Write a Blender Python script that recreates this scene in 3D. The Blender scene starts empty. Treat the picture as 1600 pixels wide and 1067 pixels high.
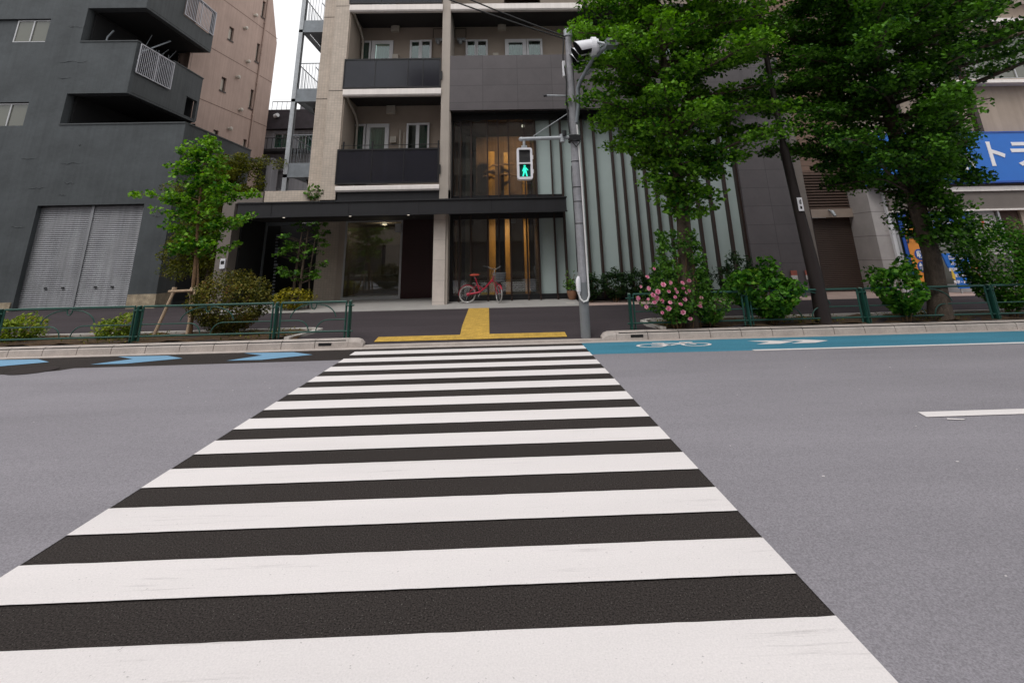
import bpy, math, random
import numpy as np
from mathutils import Vector, Matrix

# ------------------------------------------------------------------ camera, world, sun, exposure
scene = bpy.context.scene
COL = scene.collection
cam_d = bpy.data.cameras.new('camera')
cam = bpy.data.objects.new('camera', cam_d); COL.objects.link(cam)
PITCH, YAW, ROLL = 0.28158, -0.02655, 0.02291
cy, sy = math.cos(YAW), math.sin(YAW); cp, sp = math.cos(PITCH), math.sin(PITCH); cr, sr = math.cos(ROLL), math.sin(ROLL)
M = Matrix(((cy, -sy, 0), (sy, cy, 0), (0, 0, 1))) @ Matrix(((1, 0, 0), (0, cp, -sp), (0, sp, cp))) @ Matrix(((cr, 0, sr), (0, 1, 0), (-sr, 0, cr)))
right, fwd, up = M.col[0], M.col[1], M.col[2]
cam.matrix_world = Matrix(((right[0], up[0], -fwd[0], 0), (right[1], up[1], -fwd[1], 0), (right[2], up[2], -fwd[2], 1.55), (0, 0, 0, 1)))
cam_d.sensor_width = 36; cam_d.lens = 750 / 1600 * 36
cam_d.shift_y = -(533.5 - 186.0) / 1600
cam_d.clip_end = 500; cam_d.clip_start = 0.05
scene.camera = cam

SUN_EL, SUN_AZ = math.radians(58), math.radians(205)      # azimuth measured from +Y clockwise: light comes from behind-left of the camera
w = bpy.data.worlds.new('World'); scene.world = w; w.use_nodes = True
nt = w.node_tree; bg = nt.nodes['Background']
sky = nt.nodes.new('ShaderNodeTexSky'); sky.sky_type = 'NISHITA'; sky.sun_disc = False
sky.sun_elevation = SUN_EL; sky.sun_rotation = SUN_AZ; sky.air_density = 1.0; sky.dust_density = 6.0; sky.ozone_density = 1.0
hs = nt.nodes.new('ShaderNodeHueSaturation'); hs.inputs['Saturation'].default_value = 0.12
cl = nt.nodes.new('ShaderNodeMix'); cl.data_type = 'RGBA'; cl.inputs['Factor'].default_value = .8; cl.inputs['B'].default_value = (8.7, 8.7, 8.8, 1)   # even cloud layer over the sky
nt.links.new(sky.outputs[0], hs.inputs['Color']); nt.links.new(hs.outputs[0], cl.inputs['A']); nt.links.new(cl.outputs['Result'], bg.inputs['Color'])
bg.inputs['Strength'].default_value = 0.15
sd = bpy.data.lights.new('sun', 'SUN'); sd.energy = 1.2; sd.angle = math.radians(25); sd.color = (1, .97, .93)
sun = bpy.data.objects.new('sun', sd); COL.objects.link(sun)
dirv = Vector((math.sin(SUN_AZ) * math.cos(SUN_EL), math.cos(SUN_AZ) * math.cos(SUN_EL), math.sin(SUN_EL)))
sun.rotation_euler = dirv.to_track_quat('Z', 'Y').to_euler()
scene.view_settings.view_transform = 'Standard'; scene.view_settings.look = 'None'
scene.view_settings.gamma = 1; scene.view_settings.use_curve_mapping = False
scene.view_settings.exposure = 0.0
scene.cycles.max_bounces = 6; scene.cycles.transparent_max_bounces = 12
scene.render.film_transparent = False
rnd = random.Random(7); NR = np.random.default_rng(11)

# ------------------------------------------------------------------ materials
MATS = {}
def mat(name, col, rough=.8, var=.12, scale=3., fine=0., bump=0., metal=0., spec=.4, streak=0.):
    """principled material whose colour wanders with two scales of noise, optional bump and vertical streaks"""
    if name in MATS: return MATS[name]
    m = bpy.data.materials.new(name); m.use_nodes = True; t = m.node_tree; b = t.nodes['Principled BSDF']
    N = t.nodes.new; L = t.links.new
    b.inputs['Roughness'].default_value = rough; b.inputs['Metallic'].default_value = metal
    b.inputs['Specular IOR Level'].default_value = spec
    g = N('ShaderNodeNewGeometry')
    n1 = N('ShaderNodeTexNoise'); n1.inputs['Scale'].default_value = scale; n1.inputs['Detail'].default_value = 8; n1.inputs['Roughness'].default_value = .65
    L(g.outputs['Position'], n1.inputs['Vector'])
    cr_ = N('ShaderNodeValToRGB'); c = col
    cr_.color_ramp.elements[0].position = .3; cr_.color_ramp.elements[1].position = .7
    cr_.color_ramp.elements[0].color = (*[v * (1 - var) for v in c], 1); cr_.color_ramp.elements[1].color = (*[min(1, v * (1 + var)) for v in c], 1)
    L(n1.outputs['Fac'], cr_.inputs['Fac']); out = cr_.outputs[0]
    def mul(out, tex, a, lo=.35, hi=.65):
        mr = N('ShaderNodeMapRange'); mr.inputs['From Min'].default_value = lo; mr.inputs['From Max'].default_value = hi
        mr.inputs['To Min'].default_value = 1 - a; mr.inputs['To Max'].default_value = 1 + a; L(tex, mr.inputs['Value'])
        mx = N('ShaderNodeMix'); mx.data_type = 'RGBA'; mx.blend_type = 'MULTIPLY'; mx.inputs['Factor'].default_value = 1
        L(out, mx.inputs['A']); L(mr.outputs[0], mx.inputs['B']); return mx.outputs['Result']
    if fine:
        n2 = N('ShaderNodeTexNoise'); n2.inputs['Scale'].default_value = 90; n2.inputs['Detail'].default_value = 3
        L(g.outputs['Position'], n2.inputs['Vector']); out = mul(out, n2.outputs['Fac'], fine)
    if streak:
        mp = N('ShaderNodeMapping'); mp.inputs['Scale'].default_value = (9, 9, .35); L(g.outputs['Position'], mp.inputs['Vector'])
        n3 = N('ShaderNodeTexNoise'); n3.inputs['Scale'].default_value = 1; n3.inputs['Detail'].default_value = 5; L(mp.outputs[0], n3.inputs['Vector'])
        out = mul(out, n3.outputs['Fac'], streak)
    L(out, b.inputs['Base Color'])
    if bump:
        n4 = N('ShaderNodeTexNoise'); n4.inputs['Scale'].default_value = scale * 6; n4.inputs['Detail'].default_value = 8; L(g.outputs['Position'], n4.inputs['Vector'])
        bp = N('ShaderNodeBump'); bp.inputs['Strength'].default_value = bump; bp.inputs['Distance'].default_value = .02
        L(n4.outputs['Fac'], bp.inputs['Height']); L(bp.outputs[0], b.inputs['Normal'])
    MATS[name] = m; return m

def tilemat(name, col, mortar, bw, bh, ms, rough=.7, axis='xz', off=.5, var=.15, origin=(0, 0), bump=.3):
    m = bpy.data.materials.new(name); m.use_nodes = True; t = m.node_tree; b = t.nodes['Principled BSDF']; N = t.nodes.new; L = t.links.new
    g = N('ShaderNodeNewGeometry'); s = N('ShaderNodeSeparateXYZ'); L(g.outputs['Position'], s.inputs[0])
    c = N('ShaderNodeCombineXYZ')
    def addo(o, v, w=None):
        a = N('ShaderNodeMath'); a.operation = 'ADD'; L(o, a.inputs[0]); a.inputs[1].default_value = v
        if w is not None:
            a2 = N('ShaderNodeMath'); a2.operation = 'ADD'; L(a.outputs[0], a2.inputs[0]); L(w, a2.inputs[1]); return a2.outputs[0]
        return a.outputs[0]
    if axis == 'xz': L(addo(s.outputs[0], -origin[0] + 100 * bw, s.outputs[1] if origin == (0, 0) else None), c.inputs[0]); L(addo(s.outputs[2], -origin[1] + 100 * bh), c.inputs[1])
    if axis == 'zx': L(addo(s.outputs[2], -origin[1] + 100 * bw), c.inputs[0]); L(addo(s.outputs[0], 100 * bh, s.outputs[1]), c.inputs[1])
    if axis == 'xy': L(addo(s.outputs[0], -origin[0] + 100 * bw), c.inputs[0]); L(addo(s.outputs[1], -origin[1] + 100 * bh), c.inputs[1])
    k = N('ShaderNodeTexBrick'); k.offset = off; k.inputs['Scale'].default_value = 1; k.inputs['Brick Width'].default_value = bw
    k.inputs['Row Height'].default_value = bh; k.inputs['Mortar Size'].default_value = ms; k.inputs['Mortar Smooth'].default_value = .2
    k.inputs['Color1'].default_value = (*[v * (1 - var) for v in col], 1); k.inputs['Color2'].default_value = (*[v * (1 + var) for v in col], 1); k.inputs['Mortar'].default_value = (*mortar, 1)
    L(c.outputs[0], k.inputs['Vector'])
    n = N('ShaderNodeTexNoise'); n.inputs['Scale'].default_value = 1.7; n.inputs['Detail'].default_value = 9; n.inputs['Roughness'].default_value = .7; L(g.outputs['Position'], n.inputs['Vector'])
    mr = N('ShaderNodeMapRange'); mr.inputs['From Min'].default_value = .3; mr.inputs['From Max'].default_value = .7; mr.inputs['To Min'].default_value = .86; mr.inputs['To Max'].default_value = 1.12; L(n.outputs['Fac'], mr.inputs[0])
    mx = N('ShaderNodeMix'); mx.data_type = 'RGBA'; mx.blend_type = 'MULTIPLY'; mx.inputs['Factor'].default_value = 1
    L(k.outputs['Color'], mx.inputs['A']); L(mr.outputs[0], mx.inputs['B']); L(mx.outputs['Result'], b.inputs['Base Color'])
    b.inputs['Roughness'].default_value = rough
    bp = N('ShaderNodeBump'); bp.inputs['Strength'].default_value = bump; bp.inputs['Distance'].default_value = .01; bp.invert = True
    L(k.outputs['Fac'], bp.inputs['Height']); L(bp.outputs[0], b.inputs['Normal'])
    MATS[name] = m; return m

def asphalt(name, col, speck, amt, bump=.6, big=.08, wear=0.):
    m = bpy.data.materials.new(name); m.use_nodes = True; t = m.node_tree; b = t.nodes['Principled BSDF']; N = t.nodes.new; L = t.links.new
    g = N('ShaderNodeNewGeometry')
    a = N('ShaderNodeTexNoise'); a.inputs['Scale'].default_value = 110; a.inputs['Detail'].default_value = 4; a.inputs['Roughness'].default_value = .7; L(g.outputs['Position'], a.inputs['Vector'])
    r = N('ShaderNodeValToRGB'); e = r.color_ramp.elements; e[0].position = .33; e[1].position = .66
    e[0].color = (*[v * (1 - amt) for v in col], 1); e[1].color = (*[v * (1 + amt) for v in col], 1); L(a.outputs['Fac'], r.inputs[0])
    v = N('ShaderNodeTexVoronoi'); v.inputs['Scale'].default_value = 95; L(g.outputs['Position'], v.inputs['Vector'])
    lt = N('ShaderNodeMath'); lt.operation = 'LESS_THAN'; lt.inputs[1].default_value = .13; L(v.outputs['Distance'], lt.inputs[0])
    sx = N('ShaderNodeSeparateXYZ'); L(v.outputs['Color'], sx.inputs[0])
    gt = N('ShaderNodeMath'); gt.operation = 'GREATER_THAN'; gt.inputs[1].default_value = .8; L(sx.outputs[0], gt.inputs[0])
    ml = N('ShaderNodeMath'); ml.operation = 'MULTIPLY'; L(lt.outputs[0], ml.inputs[0]); L(gt.outputs[0], ml.inputs[1])
    mx = N('ShaderNodeMix'); mx.data_type = 'RGBA'; L(ml.outputs[0], mx.inputs['Factor']); L(r.outputs[0], mx.inputs['A']); mx.inputs['B'].default_value = (*speck, 1)
    mp = N('ShaderNodeMapping'); mp.inputs['Scale'].default_value = (.25, 1.1, 1); L(g.outputs['Position'], mp.inputs[0])
    n2 = N('ShaderNodeTexNoise'); n2.inputs['Scale'].default_value = 1.1; n2.inputs['Detail'].default_value = 9; n2.inputs['Roughness'].default_value = .6; L(mp.outputs[0], n2.inputs['Vector'])
    mr = N('ShaderNodeMapRange'); mr.inputs['From Min'].default_value = .3; mr.inputs['From Max'].default_value = .7; mr.inputs['To Min'].default_value = 1 - big; mr.inputs['To Max'].default_value = 1 + big; L(n2.outputs['Fac'], mr.inputs[0])
    m2 = N('ShaderNodeMix'); m2.data_type = 'RGBA'; m2.blend_type = 'MULTIPLY'; m2.inputs['Factor'].default_value = 1; L(mx.outputs['Result'], m2.inputs['A']); L(mr.outputs[0], m2.inputs['B'])
    last = m2.outputs['Result']
    if wear:     # rubber scuffs along the traffic direction and small chips where the asphalt shows
        wm = N('ShaderNodeMapping'); wm.inputs['Scale'].default_value = (1.3, 26, 1); L(g.outputs['Position'], wm.inputs[0])
        w1 = N('ShaderNodeTexNoise'); w1.inputs['Scale'].default_value = 1; w1.inputs['Detail'].default_value = 6; w1.inputs['Roughness'].default_value = .75; L(wm.outputs[0], w1.inputs['Vector'])
        w2 = N('ShaderNodeTexNoise'); w2.inputs['Scale'].default_value = .9; w2.inputs['Detail'].default_value = 2; L(g.outputs['Position'], w2.inputs['Vector'])
        r1 = N('ShaderNodeMapRange'); r1.inputs['From Min'].default_value = .56; r1.inputs['From Max'].default_value = .74; L(w1.outputs['Fac'], r1.inputs[0])
        r2 = N('ShaderNodeMapRange'); r2.inputs['From Min'].default_value = .48; r2.inputs['From Max'].default_value = .62; L(w2.outputs['Fac'], r2.inputs[0])
        wp = N('ShaderNodeMath'); wp.operation = 'MULTIPLY'; L(r1.outputs[0], wp.inputs[0]); L(r2.outputs[0], wp.inputs[1])
        w3 = N('ShaderNodeTexNoise'); w3.inputs['Scale'].default_value = 60; w3.inputs['Detail'].default_value = 3; L(g.outputs['Position'], w3.inputs['Vector'])
        r3 = N('ShaderNodeMapRange'); r3.inputs['From Min'].default_value = .70; r3.inputs['From Max'].default_value = .76; L(w3.outputs['Fac'], r3.inputs[0])
        ws = N('ShaderNodeMath'); ws.operation = 'MAXIMUM'; L(wp.outputs[0], ws.inputs[0]); L(r3.outputs[0], ws.inputs[1])
        wk = N('ShaderNodeMath'); wk.operation = 'MULTIPLY'; wk.inputs[1].default_value = wear; L(ws.outputs[0], wk.inputs[0])
        wx = N('ShaderNodeMix'); wx.data_type = 'RGBA'; L(wk.outputs[0], wx.inputs['Factor']); L(last, wx.inputs['A']); wx.inputs['B'].default_value = (.16, .14, .14, 1); last = wx.outputs['Result']
    L(last, b.inputs['Base Color']); b.inputs['Roughness'].default_value = .9; b.inputs['Specular IOR Level'].default_value = .15
    bp = N('ShaderNodeBump'); bp.inputs['Strength'].default_value = bump; bp.inputs['Distance'].default_value = .004; L(a.outputs['Fac'], bp.inputs['Height']); L(bp.outputs[0], b.inputs['Normal'])
    MATS[name] = m; return m

def leafmat(name, c1, c2, trans=.35, scale=2.2, c3=None):
    m = bpy.data.materials.new(name); m.use_nodes = True; t = m.node_tree; N = t.nodes.new; L = t.links.new
    t.nodes.remove(t.nodes['Principled BSDF']); out = t.nodes['Material Output']
    g = N('ShaderNodeNewGeometry'); n = N('ShaderNodeTexNoise'); n.inputs['Scale'].default_value = scale; n.inputs['Detail'].default_value = 2; L(g.outputs['Position'], n.inputs['Vector'])
    ad = N('ShaderNodeMath'); ad.operation = 'MULTIPLY_ADD'; ad.inputs[1].default_value = .55; L(g.outputs['Random Per Island'], ad.inputs[0])
    sb = N('ShaderNodeMath'); sb.operation = 'SUBTRACT'; sb.inputs[1].default_value = .27; L(n.outputs['Fac'], sb.inputs[0]); L(sb.outputs[0], ad.inputs[2])
    r = N('ShaderNodeValToRGB'); e = r.color_ramp.elements; e[0].position = .25; e[1].position = .75; e[0].color = (*c1, 1); e[1].color = (*c2, 1)
    if c3: x = r.color_ramp.elements.new(.93); x.color = (*c3, 1)
    L(ad.outputs[0], r.inputs[0])
    p = N('ShaderNodeBsdfPrincipled'); p.inputs['Roughness'].default_value = .45; p.inputs['Specular IOR Level'].default_value = .14; L(r.outputs[0], p.inputs['Base Color'])
    tr = N('ShaderNodeBsdfTranslucent'); hs = N('ShaderNodeHueSaturation'); hs.inputs['Value'].default_value = 1.3; hs.inputs['Saturation'].default_value = 1.15; L(r.outputs[0], hs.inputs['Color']); L(hs.outputs[0], tr.inputs['Color'])
    mx = N('ShaderNodeMixShader'); mx.inputs[0].default_value = trans; L(p.outputs[0], mx.inputs[1]); L(tr.outputs[0], mx.inputs[2]); L(mx.outputs[0], out.inputs['Surface'])
    MATS[name] = m; return m

def glassmat(name, tint, refl=.12, body=None, bodyfac=0., rough=.02, top=.8):
    """thin pane: see-through tint + mirror reflection, optional diffuse body for film or dirt"""
    m = bpy.data.materials.new(name); m.use_nodes = True; t = m.node_tree; N = t.nodes.new; L = t.links.new
    t.nodes.remove(t.nodes['Principled BSDF']); out = t.nodes['Material Output']
    tr = N('ShaderNodeBsdfTransparent'); tr.inputs[0].default_value = (*tint, 1)
    gl = N('ShaderNodeBsdfGlossy'); gl.inputs['Roughness'].default_value = rough; gl.inputs['Color'].default_value = (.9, .93, .95, 1)
    last = tr.outputs[0]
    if body:
        d = N('ShaderNodeBsdfDiffuse'); d.inputs[0].default_value = (*body, 1); mx = N('ShaderNodeMixShader'); mx.inputs[0].default_value = bodyfac; L(last, mx.inputs[1]); L(d.outputs[0], mx.inputs[2]); last = mx.outputs[0]
    fr = N('ShaderNodeLayerWeight'); fr.inputs['Blend'].default_value = .35
    mr = N('ShaderNodeMapRange'); mr.inputs['To Min'].default_value = refl; mr.inputs['To Max'].default_value = top; L(fr.outputs['Fresnel'], mr.inputs[0])
    m2 = N('ShaderNodeMixShader'); L(mr.outputs[0], m2.inputs[0]); L(last, m2.inputs[1]); L(gl.outputs[0], m2.inputs[2]); L(m2.outputs[0], out.inputs['Surface'])
    MATS[name] = m; return m

def emis(name, col, s):
    m = bpy.data.materials.new(name); m.use_nodes = True; b = m.node_tree.nodes['Principled BSDF']
    b.inputs['Base Color'].default_value = (*col, 1); b.inputs['Emission Color'].default_value = (*col, 1); b.inputs['Emission Strength'].default_value = s
    MATS[name] = m; return m

asphalt('asphalt_dark', (.034, .0285, .0265), (.26, .25, .23), .95, .9)
asphalt('asphalt_grey', (.235, .222, .243), (.32, .3, .32), .30, .6, .09)
asphalt('asphalt_walk', (.052, .043, .047), (.16, .15, .15), .35, .5, .15)
asphalt('blue_lane', (.055, .205, .29), (.12, .3, .38), .25, .3, .22, .35)
asphalt('white_line', (.70, .66, .655), (.55, .53, .52), .07, .3, .05, .5)
asphalt('blue_arrow', (.17, .315, .46), (.4, .5, .6), .1, .2, .08, .4)
mat('concrete', (.42, .37, .34), .85, .16, 4, .12, .25)
mat('concrete_light', (.46, .43, .40), .85, .14, 3, .1, .2)
mat('slab_stone', (.33, .315, .30), .75, .1, 2, .08, .1)
mat('pink_paving', (.42, .31, .27), .8, .12, 3, .1)
mat('soil', (.075, .045, .022), .95, .4, 12, .4, .8)
mat('grey_wall', (.061, .069, .074), .75, .22, .9, .08, .5, streak=.07)
mat('grey_wall_side', (.060, .066, .069), .75, .14, 1.1, .06, .3, streak=.1)
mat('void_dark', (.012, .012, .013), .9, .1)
mat('shutter_grey', (.25, .255, .27), .5, .12, 1.5, .05, metal=.25, streak=.14)
mat('alu', (.42, .42, .43), .45, .08, 4, metal=.5)
mat('white_metal', (.66, .66, .68), .4, .06, 4)
mat('old_white_rail', (.48, .48, .52), .5, .15, 6)
mat('stone_base', (.34, .28, .2), .9, .35, 6, .2, .6)
mat('beige_tower', (.40, .295, .25), .85, .10, .7, .08, .12, streak=.07)
mat('beige_dark_line', (.17, .11, .09), .9)
tilemat('beige_tile', (.51, .435, .365), (.33, .28, .24), .06, .1, .004, axis='zx', off=0, var=.06, bump=.15)
tilemat('white_tile', (.60, .53, .48), (.42, .37, .33), .9, .62, .006, axis='xz', off=0, var=.02, origin=(-2.2, .3))
mat('taupe_wall', (.36, .30, .25), .85, .06, 1.5, .05)
mat('taupe_pillar', (.39, .345, .305), .85, .06, 1.5, .05, streak=.05)
mat('white_band', (.80, .745, .71), .6, .04, 2, streak=.05)
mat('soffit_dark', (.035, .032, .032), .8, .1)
mat('black_metal', (.018, .018, .02), .45, .1, 4, metal=.2)
mat('brown_metal', (.03, .017, .014), .5, .15, 4)
mat('canopy_metal', (.020, .020, .023), .5, .12, 1.5, streak=.08)
tilemat('dark_cladding', (.088, .077, .082), (.05, .044, .047), 1.22, .62, .01, rough=.55, off=0, var=.07, origin=(-.58, 6.77), bump=.2)
mat('frost_glass', (.42, .50, .49), .35, .05, 1, spec=.6)
mat('wood', (.50, .235, .045), .5, .2, 3, streak=.2)
mat('wood_dark', (.24, .12, .065), .6, .25, 2, streak=.2)
mat('interior_brown', (.085, .05, .04), .8, .3, 1.2)
mat('interior_floor', (.12, .12, .115), .25, .1, 3)
mat('red_door', (.03, .008, .009), .35, .15, 1)
mat('curtain', (.26, .36, .33), .9, .15, 2, streak=.25)
mat('curtain_green', (.03, .20, .12), .9, .15, 2, streak=.25)
mat('curtain_dark', (.05, .045, .05), .9, .15, 2, streak=.25)
mat('fixture', (.5, .46, .4), .6, .06, 3)
mat('galvanised', (.20, .22, .24), .55, .15, 5, metal=.35)
mat('galv_light', (.36, .38, .40), .5, .15, 7, .08, metal=.3, streak=.1)
mat('signal_pole_grey', (.27, .27, .29), .65, .18, 7, .1, .1, streak=.12)
mat('pole_base_grey', (.17, .18, .19), .6, .1, 5)
mat('roof_slate', (.045, .038, .045), .8, .3, 3, .2)
mat('house_grey', (.26, .26, .28), .8, .12, 1, streak=.12)
mat('fence_green', (.008, .055, .04), .42, .18, 8, .1)
mat('fence_pale', (.018, .07, .055), .38, .18, 8, .1)
mat('fence_worn', (.13, .19, .16), .6, .5, 14, .2)
mat('brown_louvre', (.075, .045, .033), .7, .15, 2, streak=.1)
tilemat('brown_siding', (.22, .14, .105), (.08, .05, .04), 3.0, .2, .012, axis='xz', off=.3, var=.1)
mat('dark_brown_shutter', (.045, .027, .02), .6, .12, 1.5)
mat('beige_lintel', (.30, .24, .20), .8, .1, 2)
tilemat('grey_tile', (.40, .37, .36), (.2, .18, .18), 2.0, .8, .012, axis='xz', off=0, var=.03, origin=(12.4, .4))
mat('shop_wall', (.36, .29, .235), .85, .08, 1.5, .05, streak=.06)
mat('shop_fascia', (.17, .145, .13), .7, .1, 2)
mat('sign_blue', (.008, .145, .56), .35, .04, 2)
mat('sign_navy', (.008, .07, .36), .35, .06, 2)
mat('sign_white', (.82, .8, .82), .5, .03, 2)
mat('orange', (.78, .28, .04), .5, .08, 3)
mat('red_print', (.6, .08, .04), .5, .08, 3)
mat('notice_red', (.30, .085, .06), .6, .2, 9)
mat('poster', (.45, .43, .42), .6, .3, 9)
mat('yellow_print', (.75, .5, .05), .5, .08, 3)
mat('black_print', (.02, .02, .02), .5, .08, 3)
mat('bark', (.085, .062, .046), .95, .35, 9, .2, .9, streak=.3)
mat('bark_young', (.16, .095, .05), .9, .25, 9, .2, .4)
mat('stake_wood', (.37, .27, .185), .85, .25, 7, .15, .3)
mat('pole_brown', (.022, .014, .013), .6, .2, 4)
mat('terracotta', (.26, .13, .075), .8, .15, 6)
mat('rubber', (.02, .02, .02), .7, .1)
mat('tyre_pale', (.36, .345, .33), .7, .1)
mat('chrome', (.5, .5, .5), .25, .05, metal=.9)
mat('bike_red', (.36, .008, .035), .35, .1, 4)
mat('saddle_red', (.48, .07, .04), .5, .1, 4)
mat('pipe_white', (.66, .66, .66), .5, .1, 5)
mat('pipe_grey', (.36, .37, .38), .5, .1, 5)
mat('signal_white', (.74, .74, .78), .4, .05, 5)
mat('visor_black', (.012, .012, .013), .6, .1)
mat('lens_off', (.045, .045, .045), .25, .1)
emis('lens_green', (.03, .75, .5), 1.1)
emis('downlight', (1, .9, .75), 1.2)
mat('lens_grey', (.13, .13, .13), .5, .1)
mat('lens_dark_green', (.005, .06, .055), .4, .1)
mat('wire', (.015, .015, .016), .6, .1)
glassmat('clear_glass', (.72, .76, .74), .07, (.3, .32, .3), .05)
glassmat('entrance_glass', (.66, .68, .64), .10, (.3, .32, .3), .05)
glassmat('window_glass', (.62, .74, .70), .07, top=.4)
glassmat('smoked_glass', (.2, .2, .24), .025, (.040, .040, .052), .5, .12, .2)
glassmat('grey_window', (.3, .31, .29), .06, (.15, .15, .12), .8, .1, .3)
def tactile():
    m = mat('tactile_yellow', (.48, .30, .055), .85, .25, 6, .25)
    t = m.node_tree; N = t.nodes.new; L = t.links.new; b = t.nodes['Principled BSDF']
    g = N('ShaderNodeNewGeometry'); v = N('ShaderNodeTexVoronoi'); v.inputs['Randomness'].default_value = 0; v.inputs['Scale'].default_value = 1 / .06; L(g.outputs['Position'], v.inputs['Vector'])
    bp = N('ShaderNodeBump'); bp.invert = True; bp.inputs['Strength'].default_value = .8; bp.inputs['Distance'].default_value = .01; L(v.outputs['Distance'], bp.inputs['Height']); L(bp.outputs[0], b.inputs['Normal'])
tactile()
leafmat('ginkgo_leaf', (.014, .065, .006), (.17, .36, .032), .28, 1.3)
leafmat('ginkgo_leaf_dark', (.008, .038, .006), (.105, .255, .026), .24, 1.1)
leafmat('sapling_leaf', (.03, .12, .010), (.24, .44, .05), .35, 2.5)
leafmat('brown_bush_leaf', (.03, .045, .010), (.19, .17, .03), .25, 4, (.2, .075, .04))
leafmat('azalea_leaf', (.06, .11, .012), (.32, .40, .05), .3, 5, (.33, .22, .05))
leafmat('hydrangea_leaf', (.016, .075, .010), (.12, .30, .03), .3, 4, (.3, .4, .08))
leafmat('camellia_leaf', (.012, .05, .012), (.06, .16, .03), .2, 4)
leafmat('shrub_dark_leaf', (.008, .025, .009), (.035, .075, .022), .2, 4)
leafmat('rose_leaf', (.02, .08, .012), (.13, .27, .04), .3, 5)
leafmat('olive_brown_leaf', (.04, .055, .006), (.17, .18, .02), .25, 3, (.15, .085, .03))
leafmat('yellow_leaf', (.10, .11, .01), (.42, .36, .04), .3, 5)
leafmat('glossy_leaf', (.02, .07, .010), (.13, .27, .035), .25, 3)
leafmat('petal', (.72, .22, .40), (.92, .58, .66), .25, 9)

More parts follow.
